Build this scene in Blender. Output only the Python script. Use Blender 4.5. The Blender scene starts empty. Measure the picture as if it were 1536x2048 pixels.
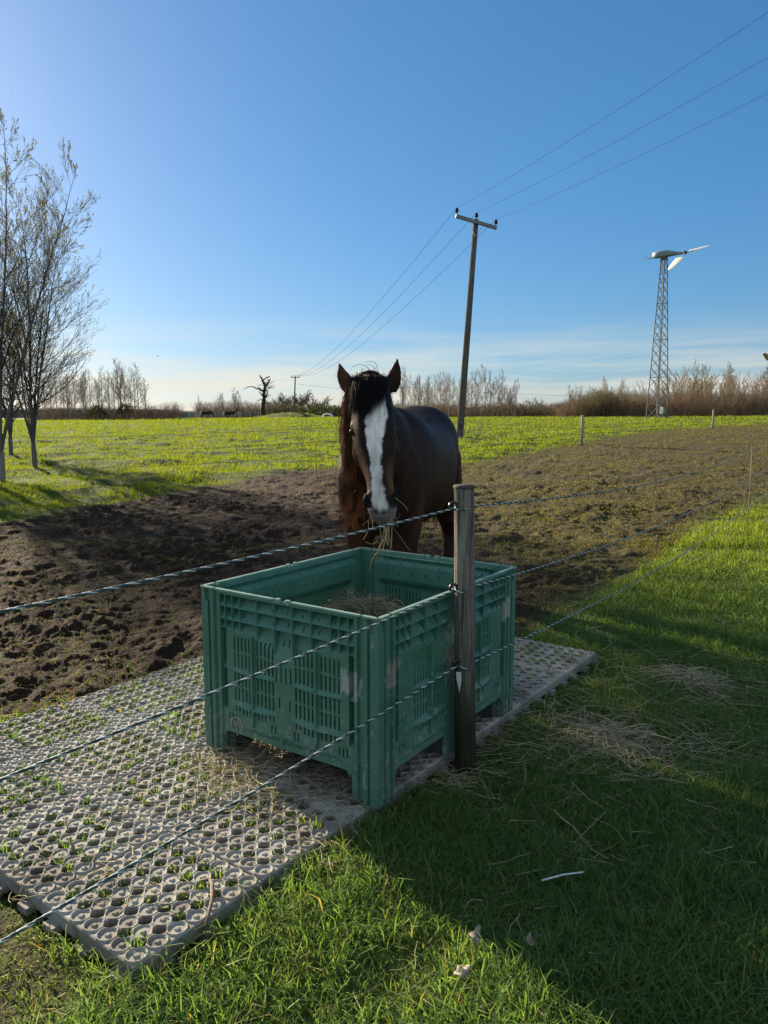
import bpy, math, random
import numpy as np
from mathutils import Vector

# ---------------------------------------------------------------- camera, sky, sun, exposure
scene = bpy.context.scene
F_PX, PITCH, CZ = 1495.0, math.radians(7.27), 1.59          # focal length in photo pixels, tilt, eye height
cam_data = bpy.data.cameras.new('camera')
cam_data.sensor_fit = 'VERTICAL'; cam_data.sensor_height = 24.0
cam_data.lens = 24.0 * F_PX / 2048.0
cam_data.clip_start = 0.05; cam_data.clip_end = 9000
cam = bpy.data.objects.new('camera', cam_data)
scene.collection.objects.link(cam)
cam.location = (0, 0, CZ); cam.rotation_euler = (math.radians(90) - PITCH, 0, 0)
scene.camera = cam

SUN_AZ = math.radians(-41.5)       # clockwise from +Y seen from above: the sun stands to the left, beyond the horse
SUN_EL = math.radians(18.5)
world = bpy.data.worlds.new('World'); scene.world = world; world.use_nodes = True
wn, wl = world.node_tree.nodes, world.node_tree.links
bg = wn['Background']
sky = wn.new('ShaderNodeTexSky'); sky.sky_type = 'NISHITA'; sky.sun_disc = False
sky.sun_elevation = SUN_EL; sky.sun_rotation = SUN_AZ
sky.altitude = 0; sky.air_density = 1.0; sky.dust_density = 0.6; sky.ozone_density = 8.0
tc = wn.new('ShaderNodeTexCoord')
# thin cirrus streaks low over the horizon
sep = wn.new('ShaderNodeSeparateXYZ'); wl.new(tc.outputs['Generated'], sep.inputs[0])
mp = wn.new('ShaderNodeMapping'); mp.inputs['Scale'].default_value = (2.2, 2.2, 30); mp.inputs['Rotation'].default_value = (0.05, 0.03, 0)
wl.new(tc.outputs['Generated'], mp.inputs[0])
nz = wn.new('ShaderNodeTexNoise'); nz.inputs['Scale'].default_value = 1.6; nz.inputs['Detail'].default_value = 7; nz.inputs['Roughness'].default_value = 0.55
wl.new(mp.outputs[0], nz.inputs['Vector'])
r1 = wn.new('ShaderNodeMapRange'); r1.inputs['From Min'].default_value = 0.40; r1.inputs['From Max'].default_value = 0.72
wl.new(nz.outputs['Fac'], r1.inputs['Value'])
r2 = wn.new('ShaderNodeMapRange'); r2.interpolation_type = 'SMOOTHSTEP'
r2.inputs['From Min'].default_value = 0.135; r2.inputs['From Max'].default_value = 0.045
wl.new(sep.outputs['Z'], r2.inputs['Value'])
mm = wn.new('ShaderNodeMath'); mm.operation = 'MULTIPLY'; wl.new(r1.outputs[0], mm.inputs[0]); wl.new(r2.outputs[0], mm.inputs[1])
mk_ = wn.new('ShaderNodeMath'); mk_.operation = 'MULTIPLY'; mk_.inputs[1].default_value = 0.85; wl.new(mm.outputs[0], mk_.inputs[0])
mixc = wn.new('ShaderNodeMix'); mixc.data_type = 'RGBA'
skg = wn.new('ShaderNodeGamma'); skg.inputs['Gamma'].default_value = 0.66; wl.new(sky.outputs[0], skg.inputs['Color'])
skh = wn.new('ShaderNodeHueSaturation'); skh.inputs['Saturation'].default_value = 1.22; skh.inputs['Value'].default_value = 1.24
wl.new(skg.outputs[0], skh.inputs['Color'])
wl.new(mk_.outputs[0], mixc.inputs['Factor']); wl.new(skh.outputs[0], mixc.inputs['A'])
mixc.inputs['B'].default_value = (4.9, 4.55, 3.75, 1)
# broken white cloud added to the unseen sky behind the camera, lifting the shade
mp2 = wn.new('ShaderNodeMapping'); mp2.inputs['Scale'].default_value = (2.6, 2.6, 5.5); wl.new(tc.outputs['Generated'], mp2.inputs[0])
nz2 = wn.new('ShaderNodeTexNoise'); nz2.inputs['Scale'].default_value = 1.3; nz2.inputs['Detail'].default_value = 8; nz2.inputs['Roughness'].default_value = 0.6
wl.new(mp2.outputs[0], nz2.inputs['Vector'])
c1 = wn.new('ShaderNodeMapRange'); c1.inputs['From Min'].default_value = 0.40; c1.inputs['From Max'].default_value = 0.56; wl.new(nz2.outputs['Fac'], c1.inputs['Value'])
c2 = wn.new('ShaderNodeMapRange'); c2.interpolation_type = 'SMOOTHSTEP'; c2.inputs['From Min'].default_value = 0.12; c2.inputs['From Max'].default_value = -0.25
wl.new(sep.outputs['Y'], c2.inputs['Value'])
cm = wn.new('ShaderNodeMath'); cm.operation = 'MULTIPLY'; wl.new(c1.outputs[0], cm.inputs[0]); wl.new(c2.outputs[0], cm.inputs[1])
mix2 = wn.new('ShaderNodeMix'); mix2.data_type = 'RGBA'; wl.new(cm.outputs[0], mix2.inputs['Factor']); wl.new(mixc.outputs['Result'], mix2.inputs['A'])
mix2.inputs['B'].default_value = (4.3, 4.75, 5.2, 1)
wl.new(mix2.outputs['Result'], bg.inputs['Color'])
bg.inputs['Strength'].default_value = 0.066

sd = bpy.data.lights.new('sun', 'SUN'); sd.energy = 5.0; sd.angle = math.radians(0.6); sd.color = (1.0, 0.84, 0.62)
sun = bpy.data.objects.new('sun', sd); scene.collection.objects.link(sun)
SUN_DIR = Vector((math.sin(SUN_AZ) * math.cos(SUN_EL), math.cos(SUN_AZ) * math.cos(SUN_EL), math.sin(SUN_EL)))
sun.rotation_euler = SUN_DIR.to_track_quat('Z', 'Y').to_euler()

scene.view_settings.view_transform = 'Standard'; scene.view_settings.look = 'None'
scene.view_settings.exposure = 1.5; scene.view_settings.gamma = 1.0
scene.render.engine = 'CYCLES'
scene.cycles.use_denoising = True
scene.cycles.max_bounces = 8; scene.cycles.diffuse_bounces = 3; scene.cycles.transparent_max_bounces = 8
scene.cycles.transmission_bounces = 4; scene.cycles.caustics_reflective = False; scene.cycles.caustics_refractive = False

# ---------------------------------------------------------------- helpers
rng = np.random.default_rng(7)
COL = scene.collection

def tag(o, label=None, cat=None, group=None, kind=None):
    if label: o['label'] = label
    if cat: o['category'] = cat
    if group: o['group'] = group
    if kind: o['kind'] = kind
    return o

def empty(name, loc=(0, 0, 0), rz=0.0):
    o = bpy.data.objects.new(name, None); COL.objects.link(o)
    o.location = loc; o.rotation_euler = (0, 0, rz); o.empty_display_size = 0.2
    return o

def mesh_data(name, V, Fs, mat=None, col=None, smooth=True, attrs=None):
    """V (n,3); Fs: list of int arrays (m,k); col (n,3) optional colour attribute 'col'."""
    V = np.asarray(V, dtype=np.float32).reshape(-1, 3)
    if not isinstance(Fs, (list, tuple)): Fs = [Fs]
    Fs = [np.asarray(f, dtype=np.int32) for f in Fs if len(f)]
    me = bpy.data.meshes.new(name)
    me.vertices.add(len(V)); me.vertices.foreach_set('co', V.ravel())
    nl = sum(f.size for f in Fs); npoly = sum(len(f) for f in Fs)
    me.loops.add(nl); me.polygons.add(npoly)
    me.loops.foreach_set('vertex_index', np.concatenate([f.ravel() for f in Fs]))
    tot = np.concatenate([np.full(len(f), f.shape[1], dtype=np.int32) for f in Fs])
    st = np.zeros(npoly, dtype=np.int32); st[1:] = np.cumsum(tot)[:-1]
    me.polygons.foreach_set('loop_start', st)
    me.polygons.foreach_set('loop_total', tot)
    me.polygons.foreach_set('use_smooth', np.full(npoly, bool(smooth)))
    me.update(calc_edges=True)
    if col is not None:
        a = me.color_attributes.new('col', 'FLOAT_COLOR', 'POINT')
        c = np.ones((len(V), 4), dtype=np.float32); c[:, :3] = col
        a.data.foreach_set('color', c.ravel())
    for k, v in (attrs or {}).items():
        a = me.attributes.new(k, 'FLOAT_VECTOR', 'POINT')
        a.data.foreach_set('vector', np.asarray(v, dtype=np.float32).ravel())
    if mat: me.materials.append(mat)
    return me

def obj(name, V, Fs, mat=None, parent=None, col=None, smooth=True, attrs=None, loc=None):
    o = bpy.data.objects.new(name, mesh_data(name, V, Fs, mat, col, smooth, attrs))
    COL.objects.link(o)
    if parent: o.parent = parent
    if loc is not None: o.location = loc
    return o

class Acc:
    """collects pieces of one mesh"""
    def __init__(s): s.V = []; s.F = {}; s.C = []; s.n = 0
    def add(s, V, Fs, c=None):
        V = np.asarray(V, float).reshape(-1, 3)
        if not isinstance(Fs, (list, tuple)): Fs = [Fs]
        for f in Fs:
            f = np.asarray(f, int)
            if f.size: s.F.setdefault(f.shape[1], []).append(f + s.n)
        s.V.append(V); s.n += len(V)
        if c is not None:
            c = np.asarray(c, float); s.C.append(np.broadcast_to(c, (len(V), 3)) if c.ndim == 1 else c)
        return s
    def arrays(s): return np.concatenate(s.V), [np.concatenate(f) for f in s.F.values()], (np.concatenate(s.C) if s.C else None)
    def build(s, name, mat, parent=None, smooth=True, loc=None):
        V, Fs, C = s.arrays(); return obj(name, V, Fs, mat, parent, C, smooth, loc=loc)
    def data(s, name, mat, smooth=True):
        V, Fs, C = s.arrays(); return mesh_data(name, V, Fs, mat, C, smooth)

def tubes(P, R, k=6, cap=True):
    """P (B,m,3) centre lines, R (B,m) radii -> V, [quads, tris]"""
    P = np.asarray(P, float); R = np.asarray(R, float)
    if P.ndim == 2: P = P[None]; R = np.broadcast_to(R, P.shape[:2])
    B, m, _ = P.shape
    T = np.gradient(P, axis=1); T /= np.linalg.norm(T, axis=2, keepdims=True) + 1e-12
    D = P[:, -1] - P[:, 0]; D /= np.linalg.norm(D, axis=1, keepdims=True) + 1e-12
    ref = np.where(np.abs(D[:, 2:3]) > 0.8, np.array([[1., 0.13, 0]]), np.array([[0., 0.07, 1.]]))
    ref = np.broadcast_to(ref[:, None], P.shape)
    X = np.cross(ref, T); X /= np.linalg.norm(X, axis=2, keepdims=True) + 1e-12
    Y = np.cross(T, X)
    a = np.arange(k) * 2 * np.pi / k
    V = P[:, :, None] + R[:, :, None, None] * (np.cos(a)[:, None] * X[:, :, None] + np.sin(a)[:, None] * Y[:, :, None])
    idx = np.arange(B * m * k).reshape(B, m, k)
    i0, i1 = idx[:, :-1], idx[:, 1:]
    q = np.stack([i0, np.roll(i0, -1, 2), np.roll(i1, -1, 2), i1], -1).reshape(-1, 4)
    V = V.reshape(-1, 3); out = [q]
    if cap:
        c0 = len(V) + np.arange(B); c1 = c0 + B
        V = np.concatenate([V, P[:, 0], P[:, -1]])
        e0, e1 = idx[:, 0], idx[:, -1]
        t0 = np.stack([np.roll(e0, -1, 1), e0, np.broadcast_to(c0[:, None], e0.shape)], -1).reshape(-1, 3)
        t1 = np.stack([e1, np.roll(e1, -1, 1), np.broadcast_to(c1[:, None], e1.shape)], -1).reshape(-1, 3)
        out += [t0, t1]
    return V, out

def box(c, s, R=None):
    c = np.asarray(c, float); h = np.asarray(s, float) / 2
    V = np.array([[x, y, z] for x in (-1, 1) for y in (-1, 1) for z in (-1, 1)], float) * h
    if R is not None: V = V @ np.asarray(R, float).T
    return V + c, np.array([[0, 1, 3, 2], [4, 6, 7, 5], [0, 4, 5, 1], [2, 3, 7, 6], [0, 2, 6, 4], [1, 5, 7, 3]])

def bar(p, q, w, h=None):
    """square bar from p to q"""
    p, q = np.asarray(p, float), np.asarray(q, float)
    d = q - p; L = np.linalg.norm(d); d /= L
    up = np.array([0, 0, 1.]) if abs(d[2]) < 0.9 else np.array([1., 0, 0])
    x = np.cross(up, d); x /= np.linalg.norm(x); y = np.cross(d, x)
    return box((p + q) / 2, (w, h or w, L), np.stack([x, y, d], 1))

def rotz(a): c, s = math.cos(a), math.sin(a); return np.array([[c, -s, 0], [s, c, 0], [0, 0, 1.]])

def hash2(ix, iy, seed):
    h = (ix.astype(np.int64) * 374761393 + iy.astype(np.int64) * 668265263 + seed * 974634777) & 0xffffffff
    h = ((h ^ (h >> 13)) * 1274126177) & 0xffffffff
    return ((h ^ (h >> 16)) & 0xffffff) / float(0xffffff)

def vnoise(x, y, seed=0):
    ix, iy = np.floor(x), np.floor(y); fx, fy = x - ix, y - iy
    fx = fx * fx * (3 - 2 * fx); fy = fy * fy * (3 - 2 * fy)
    a, b = hash2(ix, iy, seed), hash2(ix + 1, iy, seed)
    c, d = hash2(ix, iy + 1, seed), hash2(ix + 1, iy + 1, seed)
    return (a + (b - a) * fx) * (1 - fy) + (c + (d - c) * fx) * fy

def fbm(x, y, seed=0, octs=4, gain=0.5):
    s = np.zeros_like(x, dtype=float); a = 1.0; t = 0.0
    for i in range(octs):
        s += a * (vnoise(x * 2 ** i + 13.7 * i, y * 2 ** i - 7.1 * i, seed + i) - 0.5); t += a; a *= gain
    return s / t

def smooth01(t): t = np.clip(t, 0, 1); return t * t * (3 - 2 * t)

# photo pixel -> world: ray direction, point at forward distance y, point on the ground
def ray(u, v):
    xc, up = (u - 768) / F_PX, -(v - 1024) / F_PX
    return np.array([xc, math.cos(PITCH) + up * math.sin(PITCH), -math.sin(PITCH) + up * math.cos(PITCH)])
def U(u, v, y):
    d = ray(u, v); return np.array([0, 0, CZ]) + d * (y / d[1])
def Uz(u, v, z):
    d = ray(u, v); return np.array([0, 0, CZ]) + d * ((z - CZ) / d[2])

# ---------------------------------------------------------------- terrain height
_PY = np.array([-50, 0, 4.5, 6.5, 9, 13, 19, 29, 36, 48, 85, 125, 160, 260, 600, 4000.])
_PZ = np.array([0, 0, 0.0, 0.02, .07, .15, .27, .45, .62, .80, 1.18, 1.42, 1.48, 1.3, 0.5, -6.0])
def T(x, y):
    x, y = np.asarray(x, float), np.asarray(y, float)
    z = np.interp(y, _PY, _PZ)
    z = z + 0.0078 * np.clip(x, -90, 120) * smooth01((y - 25) / 90) * np.clip(1.4 - y / 600, 0, 1)
    # low grassy mound by the far hedge
    z = z + 1.0 * np.exp(-(((x + 17.5) / 5.5) ** 2 + ((y - 142) / 5.0) ** 2) ** 1.3)
    return z
def ground_pt(u, v):
    d = ray(u, v); t = 1.0
    ts = np.concatenate([np.linspace(1, 30, 3000), np.linspace(30, 400, 4000)])
    p = ts[:, None] * d; z = CZ + p[:, 2]
    k = np.argmax(z < T(p[:, 0], p[:, 1]))
    if k == 0: k = len(ts) - 1
    return np.array([p[k, 0], p[k, 1], float(T(p[k, 0], p[k, 1]))])

# ---------------------------------------------------------------- materials
class NT:
    def __init__(s, name):
        s.m = bpy.data.materials.new(name); s.m.use_nodes = True
        s.t = s.m.node_tree; s.t.nodes.clear(); s.out = s.t.nodes.new('ShaderNodeOutputMaterial')
    def n(s, typ, **kw):
        nd = s.t.nodes.new('ShaderNode' + typ)
        for k, v in kw.items():
            if hasattr(nd, k) and k not in nd.inputs.keys(): setattr(nd, k, v)
        return nd
    def put(s, sock, v):
        if v is None: return
        if isinstance(v, bpy.types.NodeSocket): s.t.links.new(v, sock)
        else:
            if isinstance(v, (tuple, list)) and len(v) == 3 and sock.type == 'RGBA': v = (*v, 1)
            sock.default_value = v
    def attr(s, name, out='Color'):
        a = s.n('Attribute'); a.attribute_name = name; return a.outputs[out]
    def coord(s, out='Object'): return s.n('TexCoord').outputs[out]
    def mapping(s, vec, scale=(1, 1, 1), loc=(0, 0, 0), rot=(0, 0, 0)):
        m = s.n('Mapping'); s.put(m.inputs[0], vec); m.inputs['Scale'].default_value = scale
        m.inputs['Location'].default_value = loc; m.inputs['Rotation'].default_value = rot; return m.outputs[0]
    def noise(s, vec, scale, detail=4, rough=0.55, dist=0.0, out='Fac'):
        n = s.n('TexNoise'); s.put(n.inputs['Vector'], vec); n.inputs['Scale'].default_value = scale
        n.inputs['Detail'].default_value = detail; n.inputs['Roughness'].default_value = rough; n.inputs['Distortion'].default_value = dist
        return n.outputs[out]
    def rng(s, v, a, b, c=0.0, d=1.0, smooth=False):
        r = s.n('MapRange'); s.put(r.inputs['Value'], v)
        r.inputs['From Min'].default_value = a; r.inputs['From Max'].default_value = b
        r.inputs['To Min'].default_value = c; r.inputs['To Max'].default_value = d
        if smooth: r.interpolation_type = 'SMOOTHSTEP'
        return r.outputs[0]
    def math(s, op, a, b=None, c=None):
        m = s.n('Math'); m.operation = op
        for i, v in enumerate((a, b, c)):
            if v is not None: s.put(m.inputs[i], v)
        return m.outputs[0]
    def mix(s, f, a, b, blend='MIX'):
        m = s.n('Mix'); m.data_type = 'RGBA'; m.blend_type = blend
        s.put(m.inputs['Factor'], f); s.put(m.inputs['A'], a); s.put(m.inputs['B'], b); return m.outputs['Result']
    def bump(s, h, strength=0.4, dist=0.01, normal=None):
        b = s.n('Bump'); s.put(b.inputs['Height'], h); b.inputs['Strength'].default_value = strength
        b.inputs['Distance'].default_value = dist
        if normal is not None: s.put(b.inputs['Normal'], normal)
        return b.outputs[0]
    def bsdf(s, color, rough=0.7, normal=None, spec=0.3, metal=0.0):
        b = s.n('BsdfPrincipled'); s.put(b.inputs['Base Color'], color); s.put(b.inputs['Roughness'], rough)
        b.inputs['Specular IOR Level'].default_value = spec; b.inputs['Metallic'].default_value = metal
        if normal is not None: s.put(b.inputs['Normal'], normal)
        return b.outputs[0]
    def done(s, shader): s.t.links.new(shader, s.out.inputs['Surface']); return s.m

def mat_simple(name, color, rough=0.7, spec=0.3, var=0.25, scale=8.0, bump=0.0, bscale=40.0, metal=0.0):
    t = NT(name); co = t.coord()
    c = t.mix(t.rng(t.noise(co, scale, 5), 0.3, 0.7), tuple(x * (1 - var) for x in color), tuple(min(1, x * (1 + var)) for x in color))
    nm = t.bump(t.noise(co, bscale, 4), bump, 0.01) if bump else None
    return t.done(t.bsdf(c, rough, nm, spec, metal))

def mat_leaf(name, transl=0.55, gloss=0.03, tint=(1, 1, 1)):
    t = NT(name); c = t.attr('col')
    if tint != (1, 1, 1): c = t.mix(1.0, c, tint, 'MULTIPLY')
    d = t.n('BsdfDiffuse'); t.put(d.inputs[0], c)
    tr = t.n('BsdfTranslucent'); t.put(tr.inputs[0], t.mix(1.0, c, (1.6, 1.62, 0.7), 'MULTIPLY'))
    m = t.n('MixShader'); m.inputs[0].default_value = transl
    t.t.links.new(d.outputs[0], m.inputs[1]); t.t.links.new(tr.outputs[0], m.inputs[2])
    g = t.n('BsdfGlossy'); g.inputs['Roughness'].default_value = 0.5; g.inputs[0].default_value = (.75, .8, .5, 1)
    m2 = t.n('MixShader'); m2.inputs[0].default_value = gloss
    t.t.links.new(m.outputs[0], m2.inputs[1]); t.t.links.new(g.outputs[0], m2.inputs[2])
    return t.done(m2.outputs[0])

def mat_vcol(name, rough=0.6, spec=0.3, noise_amt=0.25, scale=30, bump=0.0, transl=0.0):
    t = NT(name); co = t.coord(); c = t.attr('col')
    c = t.mix(1.0, c, t.mix(t.noise(co, scale, 5), (1 - noise_amt,) * 3, (1 + noise_amt,) * 3), 'MULTIPLY')
    nm = t.bump(t.noise(co, scale * 2, 4), bump, 0.01) if bump else None
    sh = t.bsdf(c, rough, nm, spec)
    if transl:
        tr = t.n('BsdfTranslucent'); t.put(tr.inputs[0], t.mix(1.0, c, (1.5, 1.2, 0.9), 'MULTIPLY'))
        m = t.n('MixShader'); m.inputs[0].default_value = transl
        t.t.links.new(sh, m.inputs[1]); t.t.links.new(tr.outputs[0], m.inputs[2]); sh = m.outputs[0]
    return t.done(sh)

M_GRASS = mat_leaf('grass_blade')
M_HAY = mat_leaf('hay_stalk', 0.25, 0.05)
M_BARK = mat_vcol('bark', 0.85, 0.15, 0.35, 25, 0.4)
def mat_twig():
    t = NT('twig'); co = t.coord(); c = t.attr('col'); rnd = t.n('ObjectInfo').outputs['Random']
    ramp = t.n('ValToRGB'); t.put(ramp.inputs[0], rnd); e = ramp.color_ramp.elements
    e[0].color = (.62, .62, .56, 1); e[1].color = (1.25, 1.10, 1.0, 1)
    for p, k in ((.3, (.95, 1.0, .72, 1)), (.55, (.80, .70, .66, 1)), (.8, (1.12, 1.08, .95, 1))): el = e.new(p); el.color = k
    c = t.mix(1.0, c, ramp.outputs[0], 'MULTIPLY'); c = t.mix(1.0, c, t.mix(t.noise(co, 12, 4), (.8,) * 3, (1.2,) * 3), 'MULTIPLY')
    return t.done(t.bsdf(c, .85, None, .1))
M_TWIG = mat_twig()
M_BUD = mat_leaf('young_leaf', 0.35, 0.05)

# ================================================================ THE GROUND
# mat of slabs: local axes e1 (along the lawn edge, away) and e2 (to the left)
MAT_O = np.array([-0.700, 1.912]); MAT_E1 = np.array([0.596, 0.803]); MAT_E2 = np.array([-0.803, 0.596])
SLAB = 0.501; N1, N2 = 7, 4; MAT_TOP = 0.060
CR_F = np.array([-0.0217, 2.754]); CR_V = np.array([0.5718, 0.8204]); CR_U = np.array([-0.8204, 0.5718])   # crate front corner, right face, left face
CR_W, CR_D, CR_H, CR_Z = 0.984, 1.218, 0.760, MAT_TOP + 0.0065
def mat_uv(x, y):
    dx, dy = x - MAT_O[0], y - MAT_O[1]
    return dx * MAT_E1[0] + dy * MAT_E1[1], dx * MAT_E2[0] + dy * MAT_E2[1]
def in_mat(x, y, pad=0.0):
    a, b = mat_uv(x, y); return (a > -pad) & (a < N1 * SLAB + pad) & (b > -pad) & (b < N2 * SLAB + pad)
def in_crate(x, y, pad=0.0):
    dx, dy = x - CR_F[0], y - CR_F[1]
    s, t = dx * CR_U[0] + dy * CR_U[1], dx * CR_V[0] + dy * CR_V[1]
    return (s > -pad) & (s < CR_W + pad) & (t > -pad) & (t < CR_D + pad)

_mudpx = [(-420, 1110), (-200, 1068), (0, 1040), (120, 1022), (230, 1006), (330, 985), (400, 970), (560, 950), (660, 938), (920, 932), (1000, 914),
          (1080, 900), (1180, 880), (1300, 864), (1400, 855), (1536, 849), (1800, 842), (1900, 905), (1700, 930), (1536, 985), (1480, 1010), (1420, 1035), (1330, 1092),
          (1250, 1138), (1150, 1196), (1060, 1262), (1010, 1310), (700, 1330), (400, 1345), (0, 1450), (-420, 1590)]
MUD = np.array([ground_pt(*p)[:2] for p in _mudpx])
def poly_sd(x, y, P):
    """signed distance, positive inside"""
    d2 = np.full(x.shape, 1e9); ins = np.zeros(x.shape, bool)
    for i in range(len(P)):
        a, b = P[i], P[(i + 1) % len(P)]; e = b - a
        wx, wy = x - a[0], y - a[1]
        t = np.clip((wx * e[0] + wy * e[1]) / (e @ e), 0, 1)
        d2 = np.minimum(d2, (wx - t * e[0]) ** 2 + (wy - t * e[1]) ** 2)
        c = ((a[1] > y) != (b[1] > y)) & (x < e[0] * (y - a[1]) / (e[1] + 1e-12) + a[0]); ins ^= c
    return np.where(ins, 1, -1) * np.sqrt(d2)
def zones(x, y):
    """mud (bare soil), moss (thin lawn by the slabs), thin (how much worn grass grows in the mud)"""
    sd = poly_sd(x, y, MUD)
    w = 0.12 + 0.03 * np.clip(y, 0, 40)
    mud = smooth01((sd + 1.6 * w * fbm(x / (3 * w), y / (3 * w), 3, 4)) / (2 * w) + 0.5)
    a, b = mat_uv(x, y)
    moss = smooth01((-a + 0.12 * fbm(x * 5, y * 5, 9, 3)) / 0.12 + 0.2) * smooth01((b + 0.05) / 0.3)
    thin = smooth01((y - 6.5 + 1.4 * x) / 6.0) * smooth01((x + 0.3) / 2.5)
    return mud, moss, thin
def relief(x, y, mud=None):
    if mud is None: mud = zones(x, y)[0]
    r = np.hypot(x, y)
    lo = smooth01((r - 6) / 10)
    wx, wy = x + .12 * fbm(x * 3, y * 3, 23, 2), y + .12 * fbm(x * 3, y * 3, 27, 2)
    amp = 0.25 + 1.5 * smooth01(fbm(x * 1.1, y * 1.1, 25, 2) * 1.7 + .45)
    rough = 0.11 * fbm(wx * 1.6, wy * 1.6, 21, 3) + amp * (0.075 * fbm(wx * 5.2, wy * 6.8, 31, 4) + 0.035 * fbm(wx * 17, wy * 21, 37, 3)) + 0.055 * fbm(wx * 9, wy * 11, 41, 4) + 0.02 * np.abs(fbm(x * 24, y * 24, 43, 2))
    hoof = np.maximum(0, vnoise(wx * 2.9, wy * 2.9, 51) - 0.78) * -0.22
    field = 0.020 * fbm(x * 3.0, y * 3.0, 61, 3) + lo * (0.24 * fbm(x * 0.75, y * 0.75, 71, 3) + 0.12 * fbm(x * 2.0, y * 2.0, 77, 2))
    field = field * np.clip(1.6 - r / 200, 0.0, 1)
    h = mud * (rough + hoof) * np.clip(1 - (r - 12) / 60, 0.35, 1) + (1 - mud) * field
    flat = np.clip(1 - smooth01(0.5 + 0.0 * x) , 0, 1)
    m = in_mat(x, y, 0.03) | in_crate(x, y, 0.05)
    edge = in_mat(x, y, 0.22)
    h = np.where(edge, np.minimum(h, 0.025), h)
    h = np.where(m, -0.004, h)
    return h
def ground_z(x, y, mud=None): return T(x, y) + relief(x, y, mud)

def build_ground():
    fine = np.radians(np.arange(-37.0, 37.001, 0.115)); side = np.radians(np.linspace(37, 323, 46)[1:-1])
    ang = np.concatenate([fine, side])
    rr = np.concatenate([[0.02, 0.4, 0.8, 1.1], np.geomspace(1.3, 14, 520), np.geomspace(14, 190, 300)[1:], np.geomspace(190, 5000, 26)[1:]])
    A, R = np.meshgrid(ang, rr); x, y = (R * np.sin(A)).ravel(), (R * np.cos(A)).ravel()
    mud, moss, thin = zones(x, y)
    z = ground_z(x, y, mud)
    nA, nR = len(ang), len(rr); idx = np.arange(nA * nR).reshape(nR, nA)
    q = np.stack([idx[:-1], np.roll(idx, -1, 1)[:-1], np.roll(idx, -1, 1)[1:], idx[1:]], -1).reshape(-1, 4)
    soil = np.where(in_mat(x, y, 0.02), 1.0, mud)
    t = NT('ground'); co = t.coord(); z3 = t.n('SeparateColor'); t.put(z3.inputs[0], t.attr('col'))
    mudf, mossf, thinf = z3.outputs[0], z3.outputs[1], z3.outputs[2]
    n1 = t.noise(co, 1.7, 6, 0.6); n2 = t.noise(co, 11, 6, 0.65); n3 = t.noise(co, 55, 5, 0.6)
    earth = t.mix(t.rng(n2, 0.32, 0.68), (0.018, 0.0095, 0.0050), (0.044, 0.0245, 0.0130))
    earth = t.mix(t.math('MULTIPLY', t.rng(n3, 0.55, 0.72), t.rng(n1, 0.4, 0.6)), earth, (0.115, 0.074, 0.040))
    worn = t.mix(t.rng(n2, 0.35, 0.65), (0.038, 0.031, 0.013), (0.105, 0.088, 0.034))
    earth = t.mix(t.math('MULTIPLY', thinf, t.rng(n1, 0.30, 0.55, 0.35, 1.0)), earth, worn)
    turf = t.mix(t.rng(n2, 0.3, 0.7), (0.045, 0.075, 0.018), (0.095, 0.125, 0.028))
    turf = t.mix(t.rng(n3, 0.62, 0.8), turf, (0.10, 0.085, 0.04))
    sp = t.n('SeparateXYZ'); t.put(sp.inputs[0], co); turf = t.mix(t.rng(sp.outputs[1], 8, 15), turf, t.mix(t.rng(n2, .3, .7), (.026, .050, .006), (.060, .088, .010)))  # field turf darkened and greened, to deepen the shadow between grass tufts
    mossc = t.mix(t.rng(n2, 0.4, 0.6), (0.045, 0.035, 0.020), (0.070, 0.080, 0.018))
    c = t.mix(mossf, turf, mossc); c = t.mix(mudf, c, earth)
    nm = t.bump(t.math('ADD', n3, t.math('MULTIPLY', n2, 1.5)), 0.9, 0.03)
    m = t.done(t.bsdf(c, 0.92, nm, 0.15))
    o = obj('ground', np.stack([x, y, z], 1), q, m, col=np.stack([soil, moss, thin], 1))
    tag(o, 'green field with a trampled muddy strip across it', 'ground', kind='structure')
build_ground()

# ---------------------------------------------------------------- grass
def blade_arrays(P, h, w, az, lean, col, tipc=None):
    n = len(P); d = np.stack([np.cos(az), np.sin(az), np.zeros(n)], 1)
    fa = rng.uniform(0, 2 * np.pi, n); s = np.stack([np.cos(fa), np.sin(fa), np.zeros(n)], 1)
    up = np.array([0, 0, 1.0])
    V = np.empty((n, 5, 3)); hh, ww, ll = h[:, None], w[:, None], lean[:, None]
    V[:, 0] = P - s * ww * .5; V[:, 1] = P + s * ww * .5
    mid = P + d * ll * hh * .32 + up * hh * .58
    V[:, 2] = mid - s * ww * .42; V[:, 3] = mid + s * ww * .42
    V[:, 4] = P + d * ll * hh + up * hh * np.clip(1.05 - .42 * ll, .25, 1)
    b = np.arange(n)[:, None] * 5
    return V.reshape(-1, 3), [b + np.array([0, 1, 3, 2]), b + np.array([2, 3, 4])], np.repeat(col, 5, 0)

def grass_colors(n, x, y, kind):
    t = rng.random(n); f = fbm(x * 1.3, y * 1.3, 91, 3) * 1.2 + 0.5
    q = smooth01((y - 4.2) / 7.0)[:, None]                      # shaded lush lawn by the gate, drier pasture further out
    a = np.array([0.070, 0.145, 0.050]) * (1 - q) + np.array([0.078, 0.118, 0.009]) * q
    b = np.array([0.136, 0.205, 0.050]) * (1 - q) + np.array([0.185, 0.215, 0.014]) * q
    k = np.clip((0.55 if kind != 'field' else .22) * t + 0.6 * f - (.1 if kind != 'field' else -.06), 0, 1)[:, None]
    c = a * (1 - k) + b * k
    dry = rng.random(n) < (0.06 if kind != 'field' else 0.03)
    c[dry] = np.array([0.26, 0.21, 0.09]) * rng.uniform(.6, 1.1, (dry.sum(), 1))
    return c

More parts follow.
